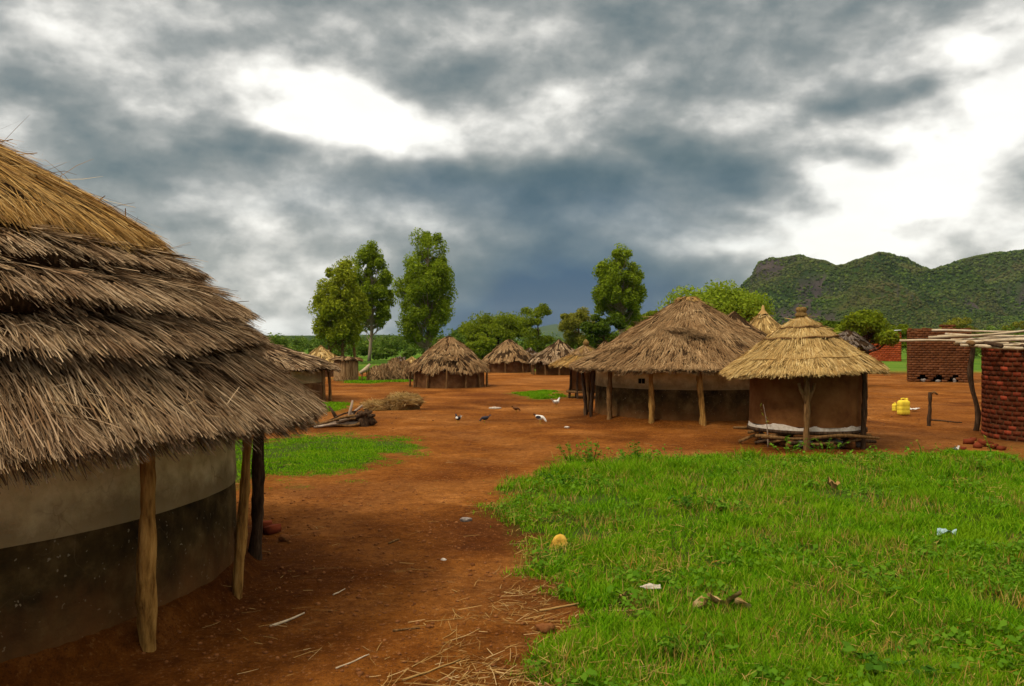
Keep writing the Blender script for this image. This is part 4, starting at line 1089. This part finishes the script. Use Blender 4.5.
crumple('pale blue plastic wrapper in the grass on the right', 946, 541, .2, .15, .06, BLUE_PK, 'plastic_wrapper', 'wrapper', 3, -.4)
crumple('thin white paper strip lying in the straw', 651, 594, .17, .05, .03, PAPER, 'paper_scrap', 'paper', 8, .1)
crumple('beige paper crumple left of the white strip', 624, 605, .1, .06, .04, DRYLEAF, 'paper_scrap', 'paper', 12, .6)
crumple('crumpled straw coloured rag in the far grass', 833, 493, .16, .1, .14, S_LITTER, 'cloth_rag', 'rag', 15, .2)
crumple('white plate lying beside the yellow jerrycans', 914, 411, .26, .2, .06, WHITE, 'tin_plate', 'plate', 18, .2)
crumple('white plastic scrap on the grass edge before the brick hut', 956, 452, .12, .1, .06, WHITE, 'plastic_scrap', 'scrap', 22, .2)
# dry banana leaf: three curled lobes joined at the rib
c = G(720, 612)
dl = MB()
for (ox, oy, w, d, rz, sd) in ((-.15, -.02, .19, .09, .5, 1), (-.01, .05, .17, .1, .25, 2), (.1, .03, .16, .12, -.55, 3), (.17, -.06, .14, .07, .2, 4)):
    n = 12; u = np.linspace(-.5, .5, n); U, Vv = np.meshgrid(u, u); wv = np.cos(U * PI)
    z = .05 + .05 * (Vv ** 2 * 3 - .3) + .07 * fbm(U * 2.5 + sd * 9, Vv * 2.5, 2); X, Y_ = U * w, Vv * d * (.08 + .92 * wv ** .7)
    cs, sn = math.cos(rz), math.sin(rz); z = z + U * (.08, -.1, .16, -.08)[sd - 1]; T = np.stack([ox + X * cs - Y_ * sn, oy + X * sn + Y_ * cs, z], -1).reshape(-1, 3)
    dl.grid(T, n, n); dl.grid(T - [0, 0, .004], n, n)
o = dl.build('dry_leaf', DRYLEAF, None, True, (c[0], c[1], ghs(*c) + .045)); tag(o, 'torn dry beige leaf curled on the foreground grass', 'dry leaf')


def jerrycan(label, px, py, s, rz):
    c = G(px, py)
    root = thing('jerrycan', label, 'jerrycan', (c[0], c[1], 0), 'yellow jerrycans in the yard', rz)
    # rounded shell: stacked superellipse rings with two pressed grooves
    prof = [(.0, .9), (.015, 1), (.1, 1), (.115, .96), (.13, 1), (.2, 1), (.215, .96), (.23, 1), (.31, 1), (.35, .86), (.365, .6)]
    a = np.linspace(0, 2 * PI, 28, endpoint=False); e = .35
    sx_ = np.sign(np.cos(a)) * np.abs(np.cos(a)) ** e * .145; sy_ = np.sign(np.sin(a)) * np.abs(np.sin(a)) ** e * .095
    V = np.array([[(sx_[i] * k_, sy_[i] * k_, z) for i in range(28)] for z, k_ in prof]) * s
    mb = MB(); mb.grid(V.reshape(-1, 3), len(prof), 28, True); mb.f.append(np.arange(28)[::-1][None]); mb.f.append(np.arange(28)[None] + 28 * (len(prof) - 1))
    mb.build('body', YELLOW, root, True)
    mb = MB(); mb.tube(np.array([(-.07, 0, .35), (-.065, 0, .41), (.02, 0, .415), (.045, 0, .355)]) * s, .016 * s, 8); mb.build('handle', YELLOW, root, True)
    mb = MB(); mb.lathe(np.array([(.034, .33), (.034, .41), (.03, .42), (.001, .42)]) * s, 14, None, (.095 * s, 0, 0)); mb.build('cap', YELLOW, root, True)


jerrycan('large yellow jerrycan standing in the yard', 903.5, 414.5, 1.15, .25)
jerrycan('smaller yellow jerrycan touching the left side of the large one', 894.5, 411, .62, .9)


# ------------------------------------------------------------------ weeds in the grass
def weed(label, px, py, h, n_st, lsize, mat, spread=.12, name='weed', cat='weed', group=None, up=.9, aspect=1.8):
    c = G(px, py)
    root = thing(name, label, cat, (c[0], c[1], ghs(*c)), group)
    ms, ml = MB(), MB(); C, Nn, S = [], [], []
    for i in range(n_st):
        a = rng.random() * 2 * PI; r = spread * rng.random() ** .5; hh = h * (.6 + .5 * rng.random())
        tip = np.array([r * math.cos(a) * 1.8, r * math.sin(a) * 1.8, hh])
        p = np.array([[r * math.cos(a) * .4, r * math.sin(a) * .4, -.01], [r * math.cos(a), r * math.sin(a), hh * .5], tip]); ms.tube(p, [.005, .004, .003], 5)
        for k_ in range(7):
            t = .25 + .75 * rng.random(); q = np.array([np.interp(t, [0, .5, 1], p[:, j]) for j in range(3)])
            out = unit(np.array([rng.normal(), rng.normal(), .2])); C.append(q + out * lsize * .5); Nn.append(unit(np.array([rng.normal() * .5, rng.normal() * .5, up]))); S.append(lsize * (.6 + .7 * rng.random()))
    ml.leaves(np.array(C), np.array(Nn), np.array(S), aspect)
    ms.build('stem', L_WEED_D, root); ml.build('foliage', mat, root)


weed('low broad leaved weed at the bottom of the grass', 692, 652, .12, 12, .075, L_WEED, .18)
weed('dark leafy weed at the bottom right grass', 895, 672, .13, 14, .09, L_WEED_D, .22)
weed('bushy green weed at the left tip of the grass', 560, 487, .3, 10, .07, L_WEED_D, .22)
weed('tall leafy weed at the far grass edge near the path', 592, 463, .42, 9, .075, L_WEED, .22)
weed('second tall dark weed at the far grass edge', 637, 464, .4, 8, .08, L_WEED_D, .12)
weed('weed with drooping leaves above the yellow stone', 571, 462, .36, 8, .07, L_WEED, .2)
weed('pale leafed weed in mid grass before the big hut', 722, 512, .16, 9, .1, L_WEED, .22)
weed('dark clover patch in the middle of the grass', 775, 552, .07, 14, .06, L_WEED_D, .25)
weed('flowering weed at the granary foot', 785, 455, .3, 9, .07, L_WEED, .4)
weed('leafy weed before the granary front post', 825, 455, .28, 8, .07, L_WEED, .35)
weed('grassy weed left of the dry leaf', 680, 512, .2, 10, .08, L_WEED_D, .2)
weed('low weed in the right grass near the wrapper', 975, 470, .2, 9, .08, L_WEED, .3)
weed('weed tuft at the far right grass', 905, 600, .14, 10, .07, L_WEED, .25)


def stalk(label, px, py, pxt, pyt, mat):
    c = G(px, py); t_ = P(pxt, pyt, c[1]); root = thing('plant_stalk', label, 'stalk', (c[0], c[1], ghs(*c)))
    d = t_ - np.array([c[0], c[1], 0]); s = np.linspace(0, 1, 8)
    p = np.stack([d[0] * s + .03 * np.sin(s * 3), 0 * s, d[2] * s], -1); mb = MB(); mb.tube(p, .014 * (1.1 - .8 * s), 6); mb.build('stem', mat, root)
    mb = MB(); n = 6; C = np.array([p[4 + i % 4] for i in range(n)]); mb.leaves(C + rng.normal(size=(n, 3)) * .03, unit(rng.normal(size=(n, 3))), np.full(n, .1), 3.); mb.build('leaf_blade', L_OLIVE, root)


stalk('thin pale stalk leaning before the granary wall', 768, 448, 763, 405, BARK_PALE)
stalk('green reed stalk at the grass edge between granary and brick hut', 921, 457, 917, 441, L_WEED)
stalk('green blade stalk left of the brick hut foot', 992, 458, 984, 436, L_WEED)


# ------------------------------------------------------------------ trees
def tree(name, label, px, Y, base_py, top_py, wpx, leaf, bark=BARK_PALE, shape='column', nl=7000, lsize=.3, nclump=40, trunk_frac=.3, trunk_r=.16, group='trees beyond the huts', seed=0, trunks=1, lean=0., clump_r=None, aspect=2.2, gap=.0):
    g = np.random.default_rng(seed + 100)
    x = (px - CX) / F * Y; z0 = 0.; zt = H + (HY - top_py) / F * Y; R = wpx / 2 / F * Y
    root = thing(name, label, 'tree', (x, Y, 0), group)
    zb = zt * trunk_frac; hc = zt - zb
    # clump centres through the volume of the crown
    C = []
    while len(C) < nclump:
        q = g.random(3) * 2 - 1
        if shape == 'column':
            v = (q[2] + 1) / 2; w = np.sin(PI * (.13 + .8 * v ** .9)) ** .75
            if np.hypot(q[0], q[1]) > w: continue
            if g.random() > .35 + .65 * np.hypot(q[0], q[1]) / (w + .01): continue
            C.append([q[0] * R + lean * v * R, q[1] * R, zb + v * hc])
        elif shape == 'umbrella':
            rr = np.hypot(q[0], q[1])
            if rr > 1: continue
            top = 1 - .45 * rr ** 2; v = top - .22 * g.random() - (.25 * g.random() if rr < .6 else 0)
            C.append([q[0] * R, q[1] * R, zb + max(.05, v) * hc])
        else:
            if (q ** 2).sum() > 1 or (q ** 2).sum() < g.random() * .7: continue
            C.append([q[0] * R, q[1] * R, zb + (q[2] * .5 + .5) * hc])
    if shape == 'column': C += [[lean * R * v_, 0, zb + v_ * hc] for v_ in (.93, .8)]
    C = np.array(C); cr = clump_r or R * (.28 if shape == 'column' else .33)
    if shape == 'column': C[:, :2] *= .92
    mb = MB()
    for k_ in range(trunks):
        ox = (k_ - (trunks - 1) / 2) * R * .45; n = 10; t = np.linspace(0, 1, n)
        top = np.array([ox * .7 + lean * R * .6, 0, zb + hc * .8])
        p = np.stack([ox + (top[0] - ox) * t + .02 * zt * np.sin(t * 3 + k_), .1 * np.sin(t * 4 + k_) + k_ * .2, -.1 + (top[2] + .1) * t], -1)
        mb.tube(p, trunk_r * (1.15 - .9 * t), 9, .1)
        for c in C[k_::trunks]:
            tb = np.clip((c[2] - hc * .22) / top[2], .15 if shape != 'bush' else .05, .92); s0 = np.array([np.interp(tb, t, p[:, j]) for j in range(3)])
            m_ = (s0 + c) / 2 + [0, 0, -.05 * hc]; mb.tube([s0, m_, c], [trunk_r * .32, trunk_r * .2, trunk_r * .08], 5, 0, False)
    mb.build('trunk', bark, root, True)
    nl = int(nl * (4.2 if shape == 'column' else 2.6)); lsize *= .92
    per = g.multinomial(nl, np.full(len(C), 1 / len(C)))
    cen = np.repeat(C, per, 0); sc = np.repeat(cr * (.4 + .95 * g.random(len(C))), per)
    off = g.normal(size=(nl, 3)); off = unit(off) * (g.random(nl) ** .45)[:, None] * sc[:, None] * np.array([1, 1, .75 if shape != 'column' else 1.15])
    pos = cen + off; pos[:, 2] = np.maximum(pos[:, 2], .1)
    nn = unit(off * .6 / (sc[:, None] + 1e-6) + g.normal(size=(nl, 3)) * .55 + [0, 0, .35])
    mb = MB(); mb.leaves(pos, nn, lsize * (.55 + .8 * g.random(nl)), aspect); mb.build('crown', leaf, root)
    return root


tree('eucalyptus_tree', 'yellow green eucalyptus with several thin trunks leftmost in the row', 340, 82, 360, 263, 56, L_EUC_Y, BARK_MID, nl=9000, lsize=.3, nclump=120, trunk_frac=.2, trunk_r=.13, trunks=3, seed=1)
tree('eucalyptus_tree', 'dark eucalyptus behind the yellow green one', 369, 92, 358, 246, 45, L_EUC, nl=7000, lsize=.32, nclump=84, trunk_frac=.24, trunk_r=.17, seed=2, lean=.12)
tree('eucalyptus_tree', 'tallest loose eucalyptus directly behind the torn thatch hut', 426, 86, 358, 233, 60, L_EUC, nl=9500, lsize=.3, nclump=115, trunk_frac=.17, trunk_r=.2, seed=3)
tree('eucalyptus_tree', 'lone eucalyptus rising left of the big hut roof', 619, 88, 356, 247, 51, L_EUC, nl=8000, lsize=.3, nclump=95, trunk_frac=.34, trunk_r=.17, seed=4)
tree('broadleaf_tree', 'spreading round green tree behind the smooth tan hut', 497, 105, 358, 314, 66, L_MID, BARK_DK, 'umbrella', 8000, .34, 44, .2, .25, seed=5)
tree('broadleaf_tree', 'dark green bushy tree left of the round spreading tree', 468, 110, 358, 325, 34, L_DARK, BARK_DK, 'ball', 4000, .36, 26, .15, .2, seed=6)
tree('broadleaf_tree', 'small bright bushy tree touching the smooth tan hut roof', 482, 80, 360, 336, 32, L_MID, BARK_DK, 'ball', 3500, .3, 24, .1, .15, seed=7)
tree('broadleaf_tree', 'sparse open crowned tree standing against the dark blue storm', 537, 92, 358, 304, 36, L_MID, BARK_DK, 'ball', 2300, .28, 17, .12, .13, seed=8, clump_r=.72)
tree('broadleaf_tree', 'sparse yellow olive tree left of the lone eucalyptus', 578, 100, 358, 307, 38, L_OLIVE, BARK_MID, 'ball', 4500, .3, 30, .25, .16, seed=9)
tree('broadleaf_tree', 'dark green tree at the foot of the lone eucalyptus', 603, 84, 358, 314, 40, L_DARK, BARK_DK, 'ball', 5500, .3, 34, .15, .16, seed=10)
tree('broadleaf_tree', 'green rounded tree right of the lone eucalyptus', 645, 96, 358, 309, 52, L_MID, BARK_DK, 'ball', 6500, .32, 36, .2, .2, seed=11)
tree('broadleaf_tree', 'bright light green spreading tree behind the big hut peak', 716, 62, 358, 284, 98, L_BRIGHT, BARK_MID, 'umbrella', 10000, .3, 54, .28, .22, seed=12)
tree('broadleaf_tree', 'dark green layered tree behind the grey hut on the right', 866, 58, 352, 307, 52, L_MID, BARK_DK, 'umbrella', 7500, .27, 46, .15, .2, seed=13)
tree('broadleaf_tree', 'low dark tree left of the layered tree at the mountain foot', 838, 70, 352, 318, 44, L_DARK, BARK_DK, 'ball', 5000, .32, 32, .1, .2, seed=14)
tree('broadleaf_tree', 'pale olive feathery tree behind the brick kiln', 958, 95, 350, 315, 28, L_OLIVE, BARK_PALE, 'umbrella', 1500, .3, 22, .3, .12, seed=15, clump_r=.7)
tree('broadleaf_tree', 'small orange brown tree far behind the pole roof', 1015, 110, 350, 318, 20, L_OLIVE, BARK_PALE, 'ball', 1500, .32, 16, .3, .12, seed=16)
tree('broadleaf_tree', 'round green tree behind the far brick shell', 898, 100, 350, 322, 32, L_MID, BARK_DK, 'ball', 3000, .34, 24, .1, .15, seed=17)


# ------------------------------------------------------------------ bushland belt, hills, mountain
def bushland():
    g = np.random.default_rng(77); mb = MB()
    n = 1100
    Yb = 95 + 420 * g.random(n) ** 1.5; ang = g.uniform(-.95, 1.0, n)
    lim = sstep(-.02, .1, ang); 
    C, Nn, S = [], [], []
    for i in range(n):
        Y = Yb[i]; t = ang[i]
        if .37 < t < .455 and Y < 135: continue
        x = t * Y; h = (1.2 + 2.3 * g.random() ** 1.5) * (1 + Y / 700) * (1 + .35 * (t > .35)); w = h * g.uniform(.7, 1.5)
        m = int(np.clip(52000 / Y, 130, 480)); 
        off = unit(g.normal(size=(m, 3))) * (g.random(m) ** .4)[:, None]
        nlob = 5; lob = np.clip(g.normal(size=(nlob, 3)), -1.5, 1.3) * [.36, .36, .22]; li = g.integers(0, nlob, m)
        p = (lob[li] + off * .55) * [w * .6, w * .6, h * .55] + [x, Y, h * .45]; p[:, 2] = np.maximum(p[:, 2], .05)
        C.append(p); Nn.append(unit(off + g.normal(size=(m, 3)) * .4 + [0, 0, .4])); S.append(np.full(m, .16 + Y * .0019) * g.uniform(.6, 1.4, m))
    mb.leaves(np.concatenate(C), np.concatenate(Nn), np.concatenate(S), 1.7)
    tag(mb.build('bushland', L_BUSH), 'belt of green savanna bushes along the horizon', 'bushland', kind='stuff')


bushland()


def mountain(name, ridge, Yf, Yr, Yb, mat, seed, cols=420, rows=110, bumps=5., spur=.8):
    px = np.array([p[0] for p in ridge], float); py = np.array([p[1] for p in ridge], float)
    t = np.linspace((px[0] - CX) / F, (px[-1] - CX) / F, cols)
    zr = H + (HY - np.interp(t * F + CX, px, py) + 2.6 * fbm(t * F / 9. + seed, t * 0, 4) * (spur > .3)) / F * Yr; zr = np.maximum(zr, 0)
    s = np.linspace(0, 2, rows)
    Y = np.where(s < 1, Yf + (Yr - Yf) * s, Yr + (Yb - Yr) * (s - 1))
    TT, SS = np.meshgrid(t, s); YY = np.repeat(Y[:, None], cols, 1); X = TT * YY
    shp = np.where(SS < 1, .8 * SS + .2 * sstep(.2, 1, SS), 1 - sstep(0, 1, SS - 1))
    wx = X + 120 * fbm(X / 300 + seed, YY / 300, 3); nz = 4.2 * np.abs(fbm(wx / 330 + seed, YY / 420 + seed, 5, .55)) - .42
    k = np.sin(PI * np.clip(SS, 0, 1)) ** .8
    Z = zr[None] * (shp - spur * nz * k * (SS < 1)) + (rng.random(X.shape) - .3) * bumps * .5 * (zr[None] > 4) * np.clip(SS * 3, 0, 1)
    Z = np.minimum(Z, zr[None] * (.03 + YY / Yr) if True else Z) - 1.5 * (1 - np.clip(SS * 4, 0, 1))
    mb = MB(); mb.grid(np.stack([X, YY, Z], -1).reshape(-1, 3), rows, cols)
    o = mb.build(name, mat, None, True); tag(o, kind='structure')
    return t, s, X, YY, Z, zr


m, nt, b = new_mat('mountain_side')
c = ramp(nt, noise(nt, .008, 9, .68), [(.32, (.012, .028, .006)), (.48, (.025, .05, .008)), (.6, (.045, .066, .012)), (.7, (.085, .072, .024))])
rock = ramp(nt, noise(nt, .05, 8, .7), [(.3, (.025, .021, .022)), (.5, (.055, .044, .042)), (.7, (.1, .076, .066))])
at = nt.nodes.new('ShaderNodeAttribute'); at.attribute_name = 'rock'
c = mix(nt, at.outputs['Fac'], c, rock); nt.links.new(c, b.inputs['Base Color']); bump(nt, b, noise(nt, .12, 8, .7), 6., 1.)
MOUNT = m
ridge = [(655, 340), (690, 330), (712, 312), (728, 301), (741, 290), (752, 279), (755, 273), (759, 266), (768, 263), (780, 262), (790, 260.5), (799, 259.5), (809, 262), (822, 264.5), (836, 269), (845, 269.5), (853, 265.5), (866, 260.5), (878, 257), (890, 257.5), (899, 260), (911, 264), (921, 270.5),
         (931, 274), (942, 270.5), (951, 268), (962, 263.5), (978, 260.5), (992, 258), (1008, 257), (1024, 254.5), (1080, 248), (1160, 255), (1260, 270), (1380, 300), (1500, 325), (1600, 340)]
t, s, X, YY, Z, zr = mountain('mountain', ridge, 560, 1450, 2300, MOUNT, 4)
mo = bpy.data.objects['mountain']
pxs = X / YY * F + CX; pys = HY - (Z - H) / YY * F
rk = sstep(-.02, .2, fbm(X * .03, Z * .05 + 3, 5) * 1.5 + .75 * (1 - sstep(758, 796, pxs)) * sstep(0.3, .6, Z / 140) + .2 * np.exp(-((pxs - 800 - (pys - 300) * -.6) / 14) ** 2) - .2 - .3 * sstep(800, 835, pxs) * sstep(.35, .8, Z / 140))
at = mo.data.attributes.new('rock', 'FLOAT', 'POINT'); at.data.foreach_set('value', rk.ravel().astype(np.float32))


def hill_forest():
    g = np.random.default_rng(9); mb = MB()
    rows, cols = X.shape
    n = 135000
    fi = g.random(n) ** .8 * (rows * .56); fj = g.random(n) * (cols - 2) * .82
    i = fi.astype(int); j = fj.astype(int); u = fi - i; v = fj - j
    keep = (rk[i, j] < .3 + .9 * g.random(n)) & (Z[i, j] > 1.5); i, j, u, v = i[keep], j[keep], u[keep], v[keep]
    bl = lambda A: (A[i, j] * (1 - u) + A[i + 1, j] * u) * (1 - v) + (A[i, j + 1] * (1 - u) + A[i + 1, j + 1] * u) * v
    x, y, z = bl(X), bl(YY), bl(Z)
    V, Fc = ICO[1]; N = len(x)
    r = (1.5 + 2.0 * g.random(N) ** 2) * (y / 1450)
    vv = V[None] * (1 + .5 * (g.random((N, len(V), 1)) - .5)) * r[:, None, None] * np.array([1, 1, .85]) + np.stack([x, y, z + r * .35], -1)[:, None]
    ff = Fc[None] + (np.arange(N) * len(V))[:, None, None]
    mb.add(vv.reshape(-1, 3), ff.reshape(-1, 3))
    tag(mb.build('hillside_forest', L_FOREST, None, True), 'dark green woodland covering the mountain side', 'forest', kind='stuff')


hill_forest()
m, nt, b = new_mat('far_hill_side')
c = ramp(nt, noise(nt, .006, 8, .65), [(.35, (.02, .042, .016)), (.65, (.05, .078, .024))]); nt.links.new(c, b.inputs['Base Color'])
FARHILL = m
mountain('hill', [(596, 340), (615, 332), (628, 322), (640, 316.5), (650, 317.5), (662, 322), (690, 331), (720, 340)], 1700, 2600, 3200, FARHILL, 9, 160, 60, 4, .15)
mountain('hill', [(420, 340), (470, 335), (520, 331), (545, 326), (556, 324), (570, 328), (600, 334), (640, 340)], 2600, 3400, 4000, FARHILL, 12, 160, 60, 4, .15)
mountain('hill', [(-700, 340), (-300, 334), (0, 336), (200, 335), (245, 335.5), (300, 336), (380, 335), (460, 338), (500, 340)], 500, 1100, 1700, FARHILL, 15, 520, 50, 16, .15)


# ------------------------------------------------------------------ sky, sun, camera
def build_world():
    w = bpy.data.worlds.new('World'); scene.world = w; w.use_nodes = True
    nt = w.node_tree; nt.nodes.clear()
    out = nt.nodes.new('ShaderNodeOutputWorld'); bg = nt.nodes.new('ShaderNodeBackground'); nt.links.new(bg.outputs[0], out.inputs[0])
    bg.inputs[1].default_value = .1

    def M(op, a, b=None, c=None, clamp=False):
        n = nt.nodes.new('ShaderNodeMath'); n.operation = op; n.use_clamp = clamp
        for i, v in enumerate((a, b, c)):
            if v is None: continue
            if hasattr(v, 'is_linked'): nt.links.new(v, n.inputs[i])
            else: n.inputs[i].default_value = v
        return n.outputs[0]
    tc = nt.nodes.new('ShaderNodeTexCoord'); sp = nt.nodes.new('ShaderNodeSeparateXYZ'); nt.links.new(tc.outputs['Generated'], sp.inputs[0])
    x, y, z = sp.outputs
    az = M('MULTIPLY', M('ARCTAN2', x, y), 180 / PI); el = M('MULTIPLY', M('ARCSINE', z), 180 / PI)
    # cloud deck seen in perspective
    zz = M('ADD', M('MAXIMUM', z, 0.), .2)
    cb = nt.nodes.new('ShaderNodeCombineXYZ'); nt.links.new(M('DIVIDE', x, zz), cb.inputs[0]); nt.links.new(M('DIVIDE', y, zz), cb.inputs[1])

    def NZ(scale, detail, rough, dist=0., off=(0, 0, 0), sc=(1, 1, 1), color=False):
        mp = nt.nodes.new('ShaderNodeMapping'); mp.inputs['Location'].default_value = off; mp.inputs['Scale'].default_value = sc
        nt.links.new(cb.outputs[0], mp.inputs[0])
        return noise(nt, scale, detail, rough, vec=mp.outputs[0], dist=dist)
    def DV(zs, off):
        mp = nt.nodes.new('ShaderNodeMapping'); mp.inputs['Location'].default_value = off; mp.inputs['Scale'].default_value = (1, 1, zs)
        nt.links.new(tc.outputs['Generated'], mp.inputs[0]); return mp.outputs[0]

    def DZ(scale, detail, rough, dist, off, zs=2.1):      # puffs: direction noise, flattened a little
        return noise(nt, scale, detail, rough, vec=DV(zs, off), dist=dist)
    n1 = M('ADD', M('MULTIPLY', DZ(3.6, 7, .5, .1, (2, 5, 1), 1.7), .75), M('MULTIPLY', NZ(2.2, 7, .5, .1), .25)); n2 = DZ(15., 5, .55, .2, (7, 3, 1), 2.6); na = DZ(3.2, 4, .55, 0, (3, 9, 4)); nb = DZ(3.2, 4, .55, 0, (13, 2, 8))
    # lit tops and dark bases: cloud density here minus the density a little higher up
    ra = DZ(6., 7, .52, .15, (4, 1, 3), 1.5); rb = DZ(6., 7, .52, .15, (4, 1, 3 + .07), 1.5); relief = M('SUBTRACT', ra, rb)
    rc = DZ(15., 5, .5, .15, (1, 8, 3), 1.6); rd = DZ(15., 5, .5, .15, (1, 8, 3 + .03), 1.6); relief2 = M('SUBTRACT', rc, rd)
    azw = M('ADD', az, M('MULTIPLY', M('SUBTRACT', na, .5), 16.)); elw = M('ADD', el, M('MULTIPLY', M('SUBTRACT', nb, .5), 9.))

    def lobe(px, py, wx, wy, amp, warp=True):
        a0 = math.degrees(math.atan((px - CX) / F)); e0 = math.degrees(math.atan((HY - py) / F * math.cos(math.radians(a0))))
        sa, se = wx / F * 57.3, wy / F * 57.3
        u = M('DIVIDE', M('SUBTRACT', azw if warp else az, a0), sa); v = M('DIVIDE', M('SUBTRACT', elw if warp else el, e0), se)
        return M('MULTIPLY', M('EXPONENT', M('MULTIPLY', M('ADD', M('MULTIPLY', u, u), M('MULTIPLY', v, v)), -1.)), amp)

    def total(ls, start):
        tt = start
        for l in ls: tt = M('ADD', tt, lobe(*l))
        return tt
    lum = total(SKY_LOBES, SKY_BASE)
    lum = M('ADD', lum, M('MULTIPLY', M('SUBTRACT', n1, .5), .85)); lum = M('ADD', lum, M('MULTIPLY', M('SUBTRACT', n2, .5), .24))
    lum = M('ADD', lum, M('MULTIPLY', relief, 1.1)); lum = M('ADD', lum, M('MULTIPLY', relief2, .6))
    lum = M('ADD', lum, maprange(nt, el, 24, 50, 0, .35))  # sky above the view lifted to add light
    col = ramp(nt, lum, [(0., (.045, .075, .083)), (.25, (.085, .112, .115)), (.45, (.145, .163, .157)), (.62, (.235, .243, .228)), (.76, (.38, .375, .348)), (.88, (.54, .527, .487)), (1., (.68, .668, .62))])
    storm = total(STORM_LOBES, 0.); storm = M('MINIMUM', M('ADD', storm, M('MULTIPLY', M('SUBTRACT', n2, .5), .25)), .92); storm = M('MAXIMUM', storm, 0.)
    blue = mix(nt, maprange(nt, lum, .1, .95, 0, 1), (.003, .037, .09), (.036, .098, .14))
    col = mix(nt, storm, col, blue)
    col = mix(nt, maprange(nt, el, 26, 55), col, (.85, .76, .6))  # warm tint on the unseen overhead sky, added to warm the light
    hi = maprange(nt, el, 28, 60, 1., 1.5)      # overhead sky, out of view, brightened to light the scene more
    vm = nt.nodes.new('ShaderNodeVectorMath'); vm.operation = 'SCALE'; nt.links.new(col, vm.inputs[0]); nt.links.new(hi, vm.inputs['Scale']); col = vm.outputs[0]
    sk = nt.nodes.new('ShaderNodeTexSky'); sk.sky_type = 'NISHITA'; sk.sun_disc = False
    sk.sun_elevation = math.radians(SUN_EL); sk.sun_rotation = math.radians(SUN_AZ); sk.dust_density = 2.
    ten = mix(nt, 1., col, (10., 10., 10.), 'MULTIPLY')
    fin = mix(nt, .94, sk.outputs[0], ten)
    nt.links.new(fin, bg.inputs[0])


SUN_EL, SUN_AZ = 52., 238.        # high, from behind the camera and to the left
SKY_BASE = .58
SKY_LOBES = [(350, 115, 85, 42, .62), (450, 128, 90, 32, .4), (955, 150, 95, 85, .5), (1010, 60, 60, 40, .3), (860, 190, 80, 22, .2), (60, 25, 140, 45, .22), (560, 95, 60, 30, .1),
             (800, 100, 50, 26, .2), (600, 125, 30, 16, .14), (230, 225, 120, 34, .2), (300, 262, 80, 24, .2), (285, 316, 130, 16, .42), (760, 245, 80, 18, .24), (860, 240, 70, 18, .15), (470, 235, 40, 16, .1),
             (170, 135, 100, 40, -.28), (420, 50, 200, 30, -.1), (480, 175, 160, 26, -.3), (620, 170, 180, 34, -.36), (740, 150, 70, 40, -.2), (780, 40, 140, 36, -.2), (890, 92, 90, 18, -.45), (560, 290, 140, 50, -.55), (545, 318, 130, 26, -.3),
             (780, 215, 60, 10, -.12), (920, 215, 90, 14, -.12)]
STORM_LOBES = [(545, 324, 160, 36, 1.4), (570, 278, 150, 40, .5), (470, 205, 230, 34, .28), (640, 212, 140, 40, .25)]
build_world()

# thin air between the village and the hills
hm = bpy.data.materials.new('haze'); hm.use_nodes = True; hm.node_tree.nodes.clear()
ho = hm.node_tree.nodes.new('ShaderNodeOutputMaterial'); hv = hm.node_tree.nodes.new('ShaderNodeVolumePrincipled')
hv.inputs['Density'].default_value = .00004; hv.inputs['Color'].default_value = (.72, .86, 1, 1); hm.node_tree.links.new(hv.outputs[0], ho.inputs['Volume'])
mb = MB(); mb.box((0, 2400, 99), (19000, 6000, 202)); tag(mb.build('haze', hm), 'thin haze in front of the far hills', 'haze', kind='stuff')

sd = bpy.data.lights.new('sun', 'SUN'); sd.energy = 1.5; sd.angle = math.radians(11); sd.color = (1., .9, .74)
so = bpy.data.objects.new('sun', sd); COL.objects.link(so)
e, a = math.radians(SUN_EL), math.radians(SUN_AZ)
so.rotation_euler = Vector((-math.sin(a) * math.cos(e), -math.cos(a) * math.cos(e), -math.sin(e))).to_track_quat('-Z', 'Y').to_euler()
so.location = (0, 0, 60)

cd = bpy.data.cameras.new('camera'); cam = bpy.data.objects.new('camera', cd); COL.objects.link(cam)
cd.sensor_width = 36; cd.lens = F * 36 / 1024; cd.shift_y = (HY - 343) / 1024
cd.clip_start = .1; cd.clip_end = 20000
cam.location = (0, 0, H); cam.rotation_euler = (PI / 2, 0, 0)
scene.camera = cam

scene.render.engine = 'CYCLES'
scene.view_settings.view_transform = 'Standard'; scene.view_settings.look = 'None'
scene.view_settings.exposure = .75; scene.view_settings.gamma = 1.; scene.view_settings.use_curve_mapping = False
scene.cycles.use_denoising = True
scene.cycles.max_bounces = 6; scene.cycles.diffuse_bounces = 3; scene.cycles.transparent_max_bounces = 8
